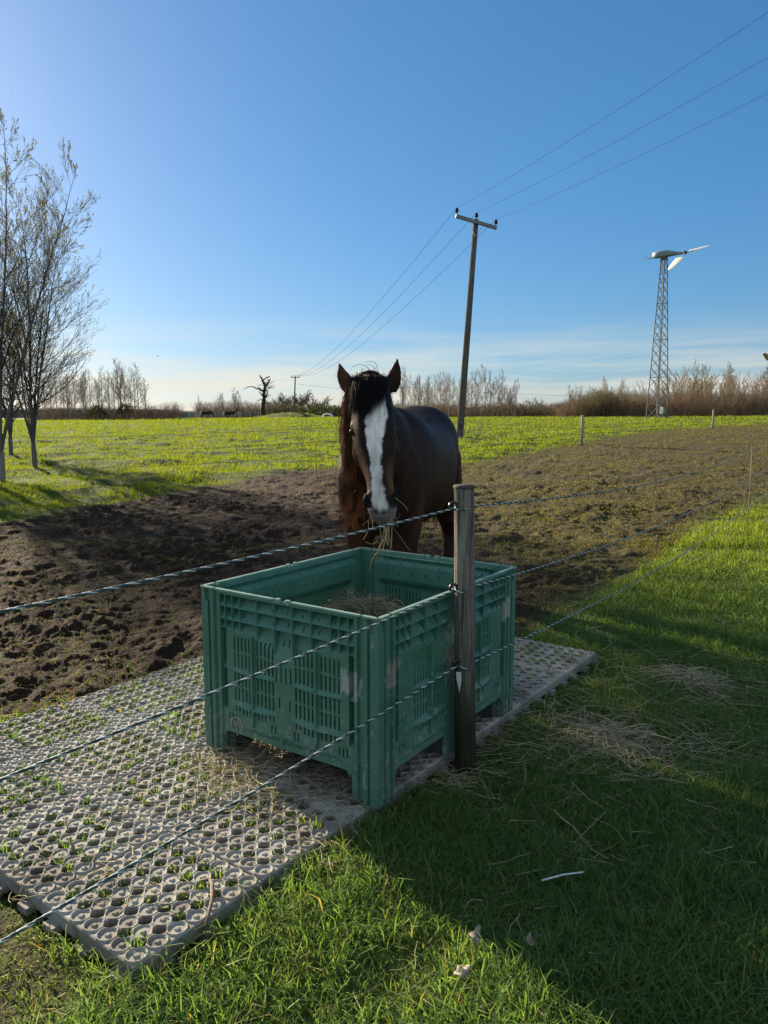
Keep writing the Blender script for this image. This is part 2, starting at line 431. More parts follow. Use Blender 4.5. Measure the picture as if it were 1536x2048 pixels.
def build_grass():
    A = Acc()
    # lawn near the camera
    def lawn(y0, y1, dens, wid):
        area = (y1 - y0) * (2 * (0.57 * y1 + 0.7)); n = int(dens * area)
        x = rng.uniform(-1, 1, n) * (0.57 * y1 + 0.7); y = rng.uniform(y0, y1, n)
        k = np.abs(x) < 0.57 * y + 0.7; x, y = x[k], y[k]
        k = ~in_mat(x, y, 0.012) & ~in_crate(x, y, 0.0) & (np.hypot(x - 0.367, y - 3.20) > 0.055); x, y = x[k], y[k]
        mud, moss, thin = zones(x, y)
        tuft = fbm(x * 2.6, y * 2.6, 101, 3) * 1.6 + fbm(x * 9, y * 9, 111, 2) * 1.2
        p = (1 - mud) * np.clip(0.78 + 0.5 * tuft, 0.25, 1) * (1 - 0.72 * moss) + mud * (0.15 + 0.30 * thin) * (tuft > -.3)
        k = rng.random(len(x)) < p; x, y, mud, moss, thin, tuft = [q[k] for q in (x, y, mud, moss, thin, tuft)]
        n = len(x)
        h = rng.gamma(7, 1 / 7, n) * (0.052 + 0.045 * np.clip(tuft, -.5, .9)) * (1 - 0.55 * moss) * (1 - .62 * mud)
        h = np.clip(h, 0.012, 0.17)
        edge = in_mat(x, y, 0.05); h = np.where(edge, np.minimum(h * 1.0, 0.095), h)
        w = rng.uniform(0.75, 1.3, n) * wid
        c = grass_colors(n, x, y, 'lawn')
        km = mud > .5; br = rng.random((n, 1)); c[km] = np.where(br < .6, np.array([.145, .105, .055]) * (.4 + br), c * .8)[km]
        c = np.where(moss[:, None] > .5, c * np.array([1.0, .86, .8]), c)
        P = np.stack([x, y, ground_z(x, y, mud) - .004], 1)
        lean = rng.gamma(2.4, .50, n).clip(.05, 2.3); lean = np.where(mud > .5, rng.uniform(.6, 2.2, n), lean)
        A.add(*blade_arrays(P, h, w, rng.uniform(0, 2 * np.pi, n), lean, c))
    lawn(1.25, 3.2, 14000, 0.0040)
    lawn(3.2, 5.2, 8500, 0.0047)
    lawn(5.2, 9.0, 4200, 0.0060)
    # the field, blades thinning out with distance
    n = 520000
    y = 8.6 * (150 / 8.6) ** rng.random(n); x = rng.uniform(-1, 1, n) * (0.56 * y + 1.5)
    mud, moss, thin = zones(x, y)
    tuft = fbm(x * .9, y * .9, 121, 3) * 1.5 + fbm(x * 2.5, y * 2.5, 131, 2)
    p = (1 - mud) * np.clip(0.72 + .9 * tuft, .10, 1) + mud * (0.10 + 0.45 * thin) * (tuft > -.3)
    k = rng.random(n) < p; x, y, mud, thin, tuft = x[k], y[k], mud[k], thin[k], tuft[k]; n = len(x)
    h = rng.gamma(8, 1 / 8, n) * (0.058 + 0.062 * np.clip(tuft, -.55, 1)) * (1 + 0.011 * y) * (1 - .6 * mud)
    w = np.maximum(0.0045, 0.00066 * y) * rng.uniform(.7, 1.3, n)
    c = grass_colors(n, x, y, 'field')
    km = mud > .5; dry = rng.random(n) < .6
    c[km] = np.where(dry[km][:, None], np.array([.150, .112, .052]) * rng.uniform(.35, 1.2, (km.sum(), 1)), c[km] * .62)
    # lawn colour at the right keeps deeper green nearby
    
    P = np.stack([x, y, ground_z(x, y, mud) - .006], 1)
    A.add(*blade_arrays(P, h, w, rng.uniform(0, 2 * np.pi, n), rng.gamma(2.2, .3, n).clip(.05, 1.5), c))
    o = A.build('grass', M_GRASS, smooth=False)
    tag(o, 'short green grass blades covering lawn and field', 'grass', kind='stuff')
build_grass()

# broad small weed leaves in the lawn and the thin turf
def leaf_arrays(P, L, W, az, tilt, col):
    n = len(P); d = np.stack([np.cos(az) * np.cos(tilt), np.sin(az) * np.cos(tilt), np.sin(tilt)], 1)
    s = np.stack([-np.sin(az), np.cos(az), np.zeros(n)], 1)
    V = np.empty((n, 6, 3)); L, W = L[:, None], W[:, None]; up = np.array([0, 0, 1.])
    V[:, 0] = P; V[:, 1] = P + d * L * .45 - s * W * .5 + up * W * .15; V[:, 2] = P + d * L * .45 + s * W * .5 + up * W * .15
    V[:, 3] = P + d * L * .45; V[:, 4] = P + d * L; V[:, 5] = P + d * L
    b = np.arange(n)[:, None] * 6
    return V.reshape(-1, 3), [b + np.array([0, 3, 1]), b + np.array([0, 2, 3]), b + np.array([1, 3, 4]), b + np.array([3, 2, 5])], np.repeat(col, 6, 0)
def build_weeds():
    A = Acc()
    n = 9000; y = rng.uniform(1.3, 4.6, n); x = rng.uniform(-1, 1, n) * (.57 * y + .5)
    k = ~in_mat(x, y, .01) & ~in_crate(x, y); x, y = x[k], y[k]
    mud, moss, thin = zones(x, y); f = fbm(x * 3, y * 3, 141, 3)
    k = rng.random(len(x)) < (1 - mud) * np.clip(.15 + f * 2 + .9 * moss, 0.02, 1); x, y, moss = x[k], y[k], moss[k]; n = len(x)
    c = np.array([.06, .115, .02]) * rng.uniform(.6, 1.5, (n, 1)); c[moss > .5] *= np.array([1.35, 1.1, .9])
    L = rng.uniform(.012, .035, n) * (1 - .4 * moss)
    P = np.stack([x, y, ground_z(x, y) + rng.uniform(.002, .03, n) * (1 - .6 * moss)], 1)
    A.add(*leaf_arrays(P, L, L * rng.uniform(.4, .7, n), rng.uniform(0, 2 * np.pi, n), rng.uniform(-.1, .9, n), c))
    tag(A.build('weed_leaves', M_GRASS, smooth=False), 'small broad weed leaves growing low among the grass', 'weeds', kind='stuff')
build_weeds()

# ================================================================ MAT OF RINGED PAVER SLABS
def slab_mesh():
    n = 7 * 22; S = SLAB - 0.004; g = np.linspace(0, 7, n + 1)
    gx, gy = np.meshgrid(g, g); fx, fy = gx - np.floor(gx).clip(0, 6) - .5, gy - np.floor(gy).clip(0, 6) - .5
    ci, cj = np.floor(gx).clip(0, 6), np.floor(gy).clip(0, 6)
    r = np.hypot(fx, fy); border = (ci == 0) | (ci == 6) | (cj == 0) | (cj == 6)
    rim = np.where(border, .0048, .0026)
    z = rim * smooth01((r - .36) / .04) * smooth01((.50 - r) / .03)
    z = z + .0048 * smooth01((.15 - r) / .04)
    z = z - .0020 * smooth01((.37 - r) / .03)
    # holes between four rings
    hx, hy = gx - np.round(gx), gy - np.round(gy)
    ok = (np.round(gx) >= 1) & (np.round(gx) <= 6) & (np.round(gy) >= 1) & (np.round(gy) <= 6)
    rh = np.maximum(np.hypot(hx, hy), (np.abs(hx) + np.abs(hy)) * .78)
    hole = ok & (rh < .31)
    z = np.where(ok, z * smooth01((rh - .29) / .07), z)
    z = np.where(hole, -.048, z)
    # rounded outer edge
    e = np.minimum(np.minimum(gx, 7 - gx), np.minimum(gy, 7 - gy)); z = z - .004 * smooth01((.06 - e) / .06)
    X, Y = gx / 7 * S - S / 2, gy / 7 * S - S / 2
    col = np.where(hole[..., None], np.array([.016, .012, .008]), np.array([.35, .34, .305]))
    dish = smooth01((.36 - r) / .05) * (hash2(ci + 31, cj + 17, 5) > .66)
    col = col * (1 - .4 * dish[..., None]) + np.array([.06, .042, .028]) * .4 * dish[..., None]
    A = Acc(); idx = np.arange((n + 1) ** 2).reshape(n + 1, n + 1)
    q = np.stack([idx[:-1, :-1], idx[:-1, 1:], idx[1:, 1:], idx[1:, :-1]], -1).reshape(-1, 4)
    A.add(np.stack([X, Y, z + MAT_TOP], -1).reshape(-1, 3), q, col.reshape(-1, 3))
    wc = np.array([.27, .26, .225])
    h = S / 2
    for k in range(4):
        R = rotz(k * np.pi / 2)
        m = 40; t = np.linspace(-h, h, m + 1); zt, zb = MAT_TOP - .004, .016
        V = np.concatenate([np.stack([t, 0 * t - h, 0 * t + zt], 1), np.stack([t, 0 * t - h - .0015, 0 * t + zb], 1)])
        i = np.arange(m); A.add(V @ R.T, np.stack([i, i + m + 1, i + m + 2, i + 1], 1), wc)
        for px in (-.155, .02, .19):
            V, Fq = box((px, -h - .004, .014), (.055, .052, .024)); A.add(V @ R.T, Fq, wc * .95)
    return A
def mat_slab():
    t = NT('grey_slab'); co = t.coord(); c = t.attr('col')
    oi = t.n('ObjectInfo'); rnd = oi.outputs['Random']
    wc = t.n('NewGeometry').outputs['Position']
    dirt = t.rng(t.noise(wc, 3.6, 7, .7), .44, .62); fine = t.noise(wc, 60, 5, .6)
    c = t.mix(t.math('MULTIPLY', dirt, .66), c, (.105, .086, .064))
    c = t.mix(1.0, c, t.mix(fine, (.78, .78, .78), (1.22, 1.2, 1.16)), 'MULTIPLY')
    c = t.mix(1.0, c, t.mix(rnd, (.90, .90, .90), (1.08, 1.07, 1.05)), 'MULTIPLY')
    return t.done(t.bsdf(c, .8, t.bump(t.noise(wc, 130, 4), .25, .004), .25))
SLABS = []
def build_mat():
    me = slab_mesh().data('paver_slab', mat_slab(), smooth=False)
    ordw = ['first', 'second', 'third', 'fourth', 'fifth', 'sixth', 'seventh']
    for i in range(N1):
        for j in range(N2):
            o = bpy.data.objects.new('paver_slab', me); COL.objects.link(o)
            c = MAT_O + MAT_E1 * (i + .5) * SLAB + MAT_E2 * (j + .5) * SLAB
            dz, tx, ty = rng.normal(0, .0022), rng.normal(0, .004), rng.normal(0, .004)
            o.location = (c[0], c[1], dz - .001)
            o.rotation_euler = (tx, ty, math.atan2(MAT_E1[1], MAT_E1[0]) + rng.normal(0, .004) + (math.pi / 2) * int(rng.integers(0, 4)))
            row = 'in the row nearest the camera' if i == 0 else ('in the farthest row, beyond the crate' if i == N1 - 1 else f'in the {ordw[i]} row from the camera')
            place = 'along the lawn edge' if j == 0 else ('along the mud edge' if j == N2 - 1 else f'{ordw[j]} from the lawn edge')
            tag(o, f'grey ringed slab {place} {row}', 'paving slab', 'grey ringed slabs laid as a mat on the ground', 'thing')
            SLABS.append((i, j, o))
build_mat()

def build_slab_grass():
    A = Acc(); L = Acc()
    for i, j, o in SLABS:
        far = i / N1; nb = 16 if i < 3 else 10
        k = np.arange(1, 7); a, b = np.meshgrid(k, k); a, b = a.ravel(), b.ravel()
        a, b = (i + a / 7) * SLAB, (j + b / 7) * SLAB
        f = fbm(a * 3, b * 3, 151, 2); keep = rng.random(len(a)) < np.clip(.86 + f, .4, .97)
        a, b = a[keep], b[keep]
        cx = MAT_O[0] + MAT_E1[0] * a + MAT_E2[0] * b; cy = MAT_O[1] + MAT_E1[1] * a + MAT_E2[1] * b
        k = ~in_crate(cx, cy, .01); cx, cy = cx[k], cy[k]
        n = len(cx) * nb
        x = np.repeat(cx, nb) + rng.normal(0, .0105, n); y = np.repeat(cy, nb) + rng.normal(0, .0105, n)
        h = rng.uniform(.050, .098, n) * np.repeat(rng.uniform(.6, 1.15, len(cx)), nb)
        c = grass_colors(n, x, y, 'lawn') * 1.1
        A.add(*blade_arrays(np.stack([x, y, np.full(n, .008)], 1), h, rng.uniform(.003, .0055, n) * (1 + .5 * far), rng.uniform(0, 2 * np.pi, n), rng.uniform(.1, .7, n), c))
        m = len(cx) * 6; x = np.repeat(cx, 6) + rng.normal(0, .010, m); y = np.repeat(cy, 6) + rng.normal(0, .008, m)
        Lr = rng.uniform(.01, .026, m)
        A.add(*leaf_arrays(np.stack([x, y, rng.uniform(.035, .072, m)], 1), Lr, Lr * .6, rng.uniform(0, 2 * np.pi, m), rng.uniform(0, .9, m), np.array([.075, .13, .02]) * rng.uniform(.6, 1.4, (m, 1))))
    tag(A.build('slab_grass', M_GRASS, smooth=False), 'grass and weed tufts growing up through the slab holes', 'grass', kind='stuff')
build_slab_grass()

# ================================================================ GREEN CRATE
def mat_crate():
    t = NT('green_plastic'); co = t.coord(); sz = t.attr('sz', 'Vector'); sx = t.n('SeparateXYZ'); t.put(sx.inputs[0], sz)
    s, z, f = sx.outputs
    n1 = t.noise(co, 5, 6, .6); n2 = t.noise(co, 38, 6, .65); n3 = t.noise(co, 170, 3, .6)
    c = t.mix(t.rng(n1, .3, .7), (.044, .145, .100), (.068, .185, .130))
    # faded, dusty film that thickens low down, splashes and scuffs
    dust = t.math('MULTIPLY', t.rng(z, .42, .02, .10, .85, True), t.rng(n1, .34, .68))
    c = t.mix(t.math('MULTIPLY', dust, .75), c, (.125, .155, .135))
    splash = t.math('MULTIPLY', t.rng(n2, .55, .64), t.rng(z, .50, .08, .0, .9))
    c = t.mix(splash, c, (.27, .30, .28))
    scr = t.noise(t.mapping(co, (60, 60, 7)), 1.0, 3, .7)
    c = t.mix(t.math('MULTIPLY', t.rng(scr, .64, .70), .38), c, (.20, .27, .24))
    # torn remains of paper labels on the faces
    def patch(face, s0, z0, hs, hz, thr, colr, cur, amt=.72):
        d = t.math('MAXIMUM', t.math('DIVIDE', t.math('ABSOLUTE', t.math('SUBTRACT', s, s0)), hs), t.math('DIVIDE', t.math('ABSOLUTE', t.math('SUBTRACT', z, z0)), hz))
        onf = t.math('LESS_THAN', t.math('ABSOLUTE', t.math('SUBTRACT', f, face)), .3)
        m = t.math('ADD', t.rng(d, .3, 1.05, 1, 0), t.math('MULTIPLY', t.math('SUBTRACT', t.noise(t.mapping(co, (30, 30, 11)), 1.6, 7, .8), .5), 4.2))
        m = t.math('MULTIPLY', t.math('MULTIPLY', t.rng(m, thr, thr + .05), onf), amt)
        return t.mix(m, cur, colr)
    c = patch(0, .845, .475, .075, .075, .62, (.40, .39, .37), c)
    c = patch(0, .46, .50, .04, .05, .95, (.20, .19, .165), c, .5)
    c = patch(1, .105, .515, .075, .085, .62, (.33, .30, .255), c)
    c = patch(1, .60, .47, .085, .17, .45, (.32, .305, .27), c)
    for k, (s0, z0, hz) in enumerate([(1.105, .555, .085), (1.145, .575, .09), (1.182, .60, .095)]):
        c = patch(1, s0, z0, .011, hz, .55, (.42, .46, .45), c, .8)
    nm = t.bump(t.math('ADD', n3, t.math('MULTIPLY', n2, .6)), .16, .004)
    return t.done(t.bsdf(c, t.rng(n1, .3, .7, .36, .58), nm, .5))
M_CRATE = mat_crate()

def panel_arrays(W, feet, face):
    cw = .118
    gus = [cw + .03, cw + .075, cw + .12]; gus += [W - g for g in gus]
    m = max(3, int(round((W - 2 * cw - .24) / .105)));
    gus += list(np.linspace(cw + .12, W - cw - .12, m + 1)[1:-1])
    gus = sorted(gus)
    gc = [.315 * W / .99, W - .315 * W / .99]                      # slot group centres
    cols = []
    for g in gc:
        for i in range(5): cols += [g - .024 - .0225 * i, g + .024 + .0225 * i]
    sw = .0048
    slots = []
    for c in cols:
        e = .0 if min(abs(c - g) for g in gc) < .09 else .006
        for z0, z1 in [(.498 - e, .562), (.420, .486), (.338, .398), (.268, .328), (.206 + 2 * e, .246)]:
            slots.append((c - sw, c + sw, z0, z1))
    mid = W / 2
    for k in (-.045, -.018, .009, .036): slots.append((mid + k - .004, mid + k + .004, .405, .475))
    for k in (-.03, .03): slots.append((mid + k - .004, mid + k + .004, .285, .335))
    for k in (-.075, -.055, .055, .075): slots.append((mid + k - .004, mid + k + .004, .165, .205))
    for g in (cw + .06, W - cw - .06):
        for k in (-.02, 0, .02): slots.append((g + k - .004, g + k + .004, .165, .20))
    for k in (-.015, .015): slots.append((mid + k - .004, mid + k + .004, .560, .590))
    # small drain holes under the rim
    for s0 in np.arange(cw + .05, W - cw - .03, .085):
        slots.append((s0 - .003, s0 + .003, .703, .712)); slots.append((s0 - .0035, s0 + .0035, .647, .664))
    E = .0006
    S = [0, W, W / 2]
    for d in (.022, .027, .050, .055, .074, .079, .100, .104, cw): S += [d - E, d + E, W - d - E, W - d + E]
    for g in gus: S += [g - .003 - E, g - .003 + E, g + .003 - E, g + .003 + E]
    for g in gc: S += [g - .007 - E, g - .007 + E, g + .007 - E, g + .007 + E]
    for d in (cw + .03, W - cw - .03): S += [d - E, d + E]
    for a, b, _, _ in slots: S += [a, b]
    for a, b in feet: S += [a, b, a - .015, b + .015, a - .035, b + .035]
    S += list(np.arange(0, W, .012))
    Z = [0, CR_H, .745 - E, .745 + E, .690 - E, .690 + E, .632 - E, .632 + E, .76, .754]
    for _, _, a, b in slots: Z += [a, b]
    Z += list(np.arange(.50, .63, .006)) + list(np.arange(.70, .745, .008)) + list(np.arange(.14, .50, .018)) + [.085, .10, .112, .05, .025]
    for zr in (.41, .257): Z += [zr - .012, zr, zr + .012]
    Z += [.404 - E, .404 + E]
    def uniq(a):
        a = np.unique(np.round(np.array(a), 5)); a = a[(a >= 0)]
        keep = [a[0]]
        for v in a[1:]:
            if v - keep[-1] > .0007: keep.append(v)
        return np.array(keep)
    S = uniq([s for s in S if 0 <= s <= W]); Z = uniq([z for z in Z if z <= CR_H])
    gs, gz = np.meshgrid(S, Z)
    c = np.minimum(gs, W - gs)
    corr = np.zeros_like(gs)
    for a, b in ((.0235, .0535), (.0765, .102)): corr = np.where((c > a) & (c < b), -.013, corr)
    zc = .588 - .075 * smooth01(1 - np.abs(gs - W / 2) / (W / 2 - cw - .13))
    ing = np.zeros(gs.shape, bool)
    for g in gus: ing |= np.abs(gs - g) < .0031
    d = np.full(gs.shape, -.007)
    for z0, z1 in ((.690, .745), (.632, .690)):
        q = (gz > z0) & (gz <= z1); t = (gz - z0) / (z1 - z0)
        d = np.where(q, np.where(ing, -.002, -.043 * t ** .85), d)
    q = (gz > zc) & (gz <= .632); t = (gz - zc) / (.632 - zc)
    d = np.where(q, np.where(ing, -.006 + .004 * t, -.007 - .034 * t ** .85), d)
    d = np.where(gz > .745, .003, d)
    low = gz <= zc
    pocket = low & (c < cw + .03) & (gz > .225) & (gz < .62)
    gdist = np.minimum(np.abs(gs - gc[0]), np.abs(gs - gc[1]))
    bow = np.clip(1 - gdist / .16, 0, 1)
    for zr in (.412, .258):
        tri = np.clip(1 - (gz - (zr - .012)) / .026, 0, 1) * (gz >= zr - .012)
        d = np.where(low, d + .022 * bow * tri * (tri < 1.01), d)
    d = np.where(low & (gdist < .0071) & (gz > .175) & (gz < zc), .009, d)
    d = np.where(low & ~pocket & (gz < .21) & (gz > .14) & (gdist < .15), d + .010 * np.clip(1 - gdist / .15, 0, 1) * np.clip((.205 - gz) / .05, 0, 1), d)
    d = np.where(pocket, -.046 + .035 * np.clip(1 - np.abs(gz - .404) / .04, 0, 1) * (gz >= .404), d)
    d = np.where(c < cw, corr, d)
    # the plastic is knocked about a little
    d = d + .004 * fbm(gs * 4 + face * 9, gz * 4, 161 + face, 2)
    base = np.where(gz > .70, -.012 - .040 * (1 - smooth01((gz - .70) / .055)), np.where(gz > .62, -.056, -.030))
    base = np.where((gz <= .62), -.056 + .024 * smooth01((.62 - gz) / .05) * smooth01((c - cw - .02) / .05), base)
    base = np.where(c < cw + .01, -.040 + .018 * (gz > .70), base)
    din = np.minimum(base, d - .005)
    # bottom openings between the feet
    zz = gz.copy()
    hole = np.zeros((len(Z) - 1, len(S) - 1), bool)
    sc, zcn = (S[:-1] + S[1:]) / 2, (Z[:-1] + Z[1:]) / 2
    for a, b, z0, z1 in slots: hole |= ((sc > a) & (sc < b))[None] & ((zcn > z0) & (zcn < z1))[:, None]
    infoot = np.zeros(len(sc), bool); dfoot = np.full(len(S), 9.)
    for a, b in feet:
        infoot |= (sc > a) & (sc < b); dfoot = np.minimum(dfoot, np.maximum(np.maximum(a - S, S - b), 0))
    hole |= (~infoot)[None] & (zcn < .112)[:, None]
    k = np.argmin(np.abs(Z - .112)); zz[k] -= .030 * smooth01(1 - dfoot / .036) * (dfoot > 0)
    # keep the row below from crossing
    n = gs.size; idx = np.arange(n).reshape(gs.shape)
    cell = ~hole
    a, b, cc, dd = idx[:-1, :-1][cell], idx[:-1, 1:][cell], idx[1:, 1:][cell], idx[1:, :-1][cell]
    outer = np.stack([a, b, cc, dd], 1); inner = np.stack([a, dd, cc, b], 1) + n
    pad = np.zeros((cell.shape[0] + 2, cell.shape[1] + 2), bool); pad[1:-1, 1:-1] = cell
    side = []
    for (di, dj, p, q) in ((-1, 0, (0, 0), (0, 1)), (1, 0, (1, 1), (1, 0)), (0, -1, (1, 0), (0, 0)), (0, 1, (0, 1), (1, 1))):
        e = cell & ~pad[1 + di:cell.shape[0] + 1 + di, 1 + dj:cell.shape[1] + 1 + dj]
        ii, jj = np.nonzero(e)
        v0, v1 = idx[ii + p[0], jj + p[1]], idx[ii + q[0], jj + q[1]]
        side.append(np.stack([v1, v0, v0 + n, v1 + n], 1))
    V = np.concatenate([np.stack([gs, d, zz], -1).reshape(-1, 3), np.stack([gs, din, zz], -1).reshape(-1, 3)])
    sz = np.concatenate([np.stack([gs, gz, np.full(gs.shape, float(face))], -1).reshape(-1, 3)] * 2)
    return V, [outer, inner] + side, sz

def build_crate():
    root = empty('pallet_box', (CR_F[0], CR_F[1], CR_Z))
    tag(root, 'large green plastic crate with slotted sides standing on the slabs, hay inside', 'crate')
    u, v = np.array([*CR_U, 0]), np.array([*CR_V, 0])
    L = u * CR_W
    ft3 = lambda W: [(0, .112), (W / 2 - .062, W / 2 + .062), (W - .112, W)]
    # face: origin, direction of s, outward normal, width, feet
    specs = [(L, -u, -v, CR_W, [(0, .112), (CR_W - .135, CR_W)], 0), (0 * u, v, -u, CR_D, ft3(CR_D), 1),
             (v * CR_D, u, v, CR_W, [(0, .112), (CR_W - .135, CR_W)], 2), (L + v * CR_D, -v, u, CR_D, ft3(CR_D), 3)]
    for o, ds, nrm, W, feet, f in specs:
        V, Fs, sz = panel_arrays(W, feet, f)
        P = o + V[:, 0:1] * ds + V[:, 1:2] * nrm + V[:, 2:3] * np.array([0, 0, 1.])
        Fs = [q for q in Fs]
        ob = obj('side_panel', P, Fs, M_CRATE, root, None, False, {'sz': sz})
    # floor deck and the block feet under it
    A = Acc(); R = np.stack([-u, v, np.array([0, 0, 1.])], 1)
    ctr = u * CR_W / 2 + v * CR_D / 2
    V, q = box((0, 0, .128), (CR_W - .10, CR_D - .10, .022)); A.add(V @ R.T + ctr, q)
    ob = A.build('floor_deck', mat_simple('green_floor', (.020, .075, .058), .6), root, False)
    mfoot = mat_simple('dusty_foot', (.055, .075, .065), .75)
    for a in (-.40, .40):
        for b in (-.505, 0, .505):
            A = Acc(); V, q = box((a, b, .058), (.11, .12, .112)); A.add(V @ R.T + ctr, q)
            A.build('pallet_foot', mfoot, root, False)
    # rim caps: thin lip with small knobs
    lip = Acc()
    for o, ds, nrm, W, feet, f in specs:
        for s0, s1 in ((.0, .075), (.09, W / 2 - .05), (W / 2 + .05, W - .09), (W - .075, W)):
            V, q = box(((s0 + s1) / 2, -.004, CR_H + .002), (s1 - s0, .017, .008))
            lip.add(o + V[:, 0:1] * ds + V[:, 1:2] * nrm + V[:, 2:3] * np.array([0, 0, 1.]), q)
        for s0 in (W / 2 - .025, W / 2 + .03):
            a = np.linspace(0, 2 * np.pi, 13)[:-1]
            P = np.stack([s0 + .013 * np.cos(a), -.004 + .011 * np.sin(a), 0 * a + CR_H + .002], 1)
            V = np.concatenate([P - [0, 0, .012], P + [0, 0, .007], [[s0, -.004, CR_H + .010]]])
            i = np.arange(12); j = (i + 1) % 12
            lip.add(o + V[:, 0:1] * ds + V[:, 1:2] * nrm + V[:, 2:3] * np.array([0, 0, 1.]), [np.stack([i, j, j + 12, i + 12], 1), np.stack([i + 12, j + 12, 0 * i + 24], 1)])
    lip.build('rim', mat_simple('green_rim', (.17, .28, .23), .5, .4, .2, 14), root, False)  # worn paler plastic, lightened further to stand in for sunlight on the rim
    # moulded tree badge and worn raised lettering low on the front panel
    def onface(P, f):
        o, ds, nrm = specs[f][:3]; P = np.asarray(P, float)
        return o + P[:, 0:1] * ds + P[:, 1:2] * nrm + P[:, 2:3] * np.array([0, 0, 1.])
    B = Acc(); cs, cz = .205, .150
    a = np.linspace(-.5, np.pi + .5, 26); V, q = tubes(np.stack([cs + .034 * np.cos(a), 0 * a - .004, cz + .038 * np.sin(a)], 1), np.full(26, .0042), 6); B.add(onface(V, 0), q)
    for P in ([(0, -.046), (0, -.005)], [(0, -.012), (-.013, .006), (-.016, .022)], [(0, -.008), (.013, .010), (.020, .014)], [(0, -.005), (.003, .012), (-.002, .026)], [(-.01, .002), (-.026, .004)], [(.008, .002), (.024, -.006)], [(.003, .012), (.012, .024)]):
        P = np.array(P); V, q = tubes(np.stack([cs + P[:, 0], 0 * P[:, 0] - .004, cz + P[:, 1]], 1), np.linspace(.0042, .0022, len(P)), 6); B.add(onface(V, 0), q)
    ob = B.build('badge', mat_simple('worn_badge', (.24, .25, .23), .7, .3, .3, 60), root)
    cu = bpy.data.curves.new('lettering', 'FONT'); cu.body = 'oarnlev gelmus'; cu.size = .044; cu.extrude = .0018
    tmp = bpy.data.objects.new('lettering', cu); COL.objects.link(tmp); bpy.context.view_layer.update()
    me = bpy.data.meshes.new_from_object(tmp.evaluated_get(bpy.context.evaluated_depsgraph_get()))
    co = np.empty(len(me.vertices) * 3, np.float32); me.vertices.foreach_get('co', co); co = co.reshape(-1, 3)
    W3 = onface(np.stack([.33 + co[:, 0], -.0055 + co[:, 2], .138 + co[:, 1]], 1), 0)
    me.vertices.foreach_set('co', W3.astype(np.float32).ravel()); me.update(); me.materials.clear(); me.materials.append(mat_simple('raised_letter', (.045, .13, .10), .55))
    bpy.data.objects.remove(tmp); lt = bpy.data.objects.new('lettering', me); COL.objects.link(lt); lt.parent = root
    return root
build_crate()

# ---------------------------------------------------------------- hay
def strand_tubes(P0, L, az, el, curl, r, m=5):
    n = len(P0); pts = np.empty((n, m, 3)); pts[:, 0] = P0; a, e = az.copy(), el.copy()
    for i in range(1, m):
        d = np.stack([np.cos(a) * np.cos(e), np.sin(a) * np.cos(e), np.sin(e)], 1)
        pts[:, i] = pts[:, i - 1] + d * (L / (m - 1))[:, None]
        a = a + rng.normal(0, 1, n) * curl; e = e + rng.normal(0, 1, n) * curl * .5
    return pts, np.repeat(r[:, None], m, 1)
def hay_cols(n): return np.array([.50, .43, .29]) * rng.uniform(.55, 1.25, (n, 1)) * np.array([1, 1, 1]) + rng.normal(0, .015, (n, 3)).clip(-.03, .03)
def hay_to(A, pts, R, k=4, cols=None):
    V, q = tubes(pts, R, k, cap=False); n = pts.shape[0]
    c = hay_cols(n) if cols is None else cols
    A.add(V, q, np.repeat(c, pts.shape[1] * k, 0).clip(.02, 1))

def hay_heap(name, label, c, rad, h, n, L=(.12, .3), thick=.0016, tone=1.0, loose=.03):
    A = Acc(); th = rng.uniform(0, 2 * np.pi, n); rr = rad * rng.random(n) ** .8 * (.75 + .35 * np.sin(2 * th + c[0] * 9) + .2 * np.sin(5 * th + 1))
    P = np.stack([c[0] + rr * np.cos(th), c[1] + rr * np.sin(th), c[2] + h * (1 - (rr / rad) ** 2) * rng.random(n) ** .5], 1)
    pts, R = strand_tubes(P, rng.uniform(*L, n), rng.uniform(0, 2 * np.pi, n), rng.normal(-.05, .3, n), .35, np.full(n, thick) * rng.uniform(.6, 1.3, n))
    prof = c[2] + h * np.clip(1 - ((pts[..., 0] - c[0]) ** 2 + (pts[..., 1] - c[1]) ** 2) / (rad * 1.15) ** 2, 0, 1)
    pts[..., 2] = np.clip(pts[..., 2], c[2] + .002, prof + loose * rng.random((n, 1)) ** .5)
    hay_to(A, pts, R, cols=hay_cols(n) * tone); return tag(A.build(name, M_HAY), label, 'hay')
hp = U(726, 1200, 3.86)
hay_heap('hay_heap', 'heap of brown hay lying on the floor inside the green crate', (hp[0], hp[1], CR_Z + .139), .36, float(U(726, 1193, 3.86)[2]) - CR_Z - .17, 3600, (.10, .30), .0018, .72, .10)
g = ground_pt(1372, 1368); hay_heap('hay_heap', 'tawny tuft of spilled hay on the lawn at right, catching the sun', (g[0], g[1], g[2] + .012), .24, .05, 230, (.10, .30), .0016)
g = ground_pt(1205, 1475); hay_heap('hay_heap', 'flat shaded tuft of spilled hay on the lawn right of the wooden post', (g[0], g[1], g[2] + .012), .27, .03, 220, (.10, .30), .0015)

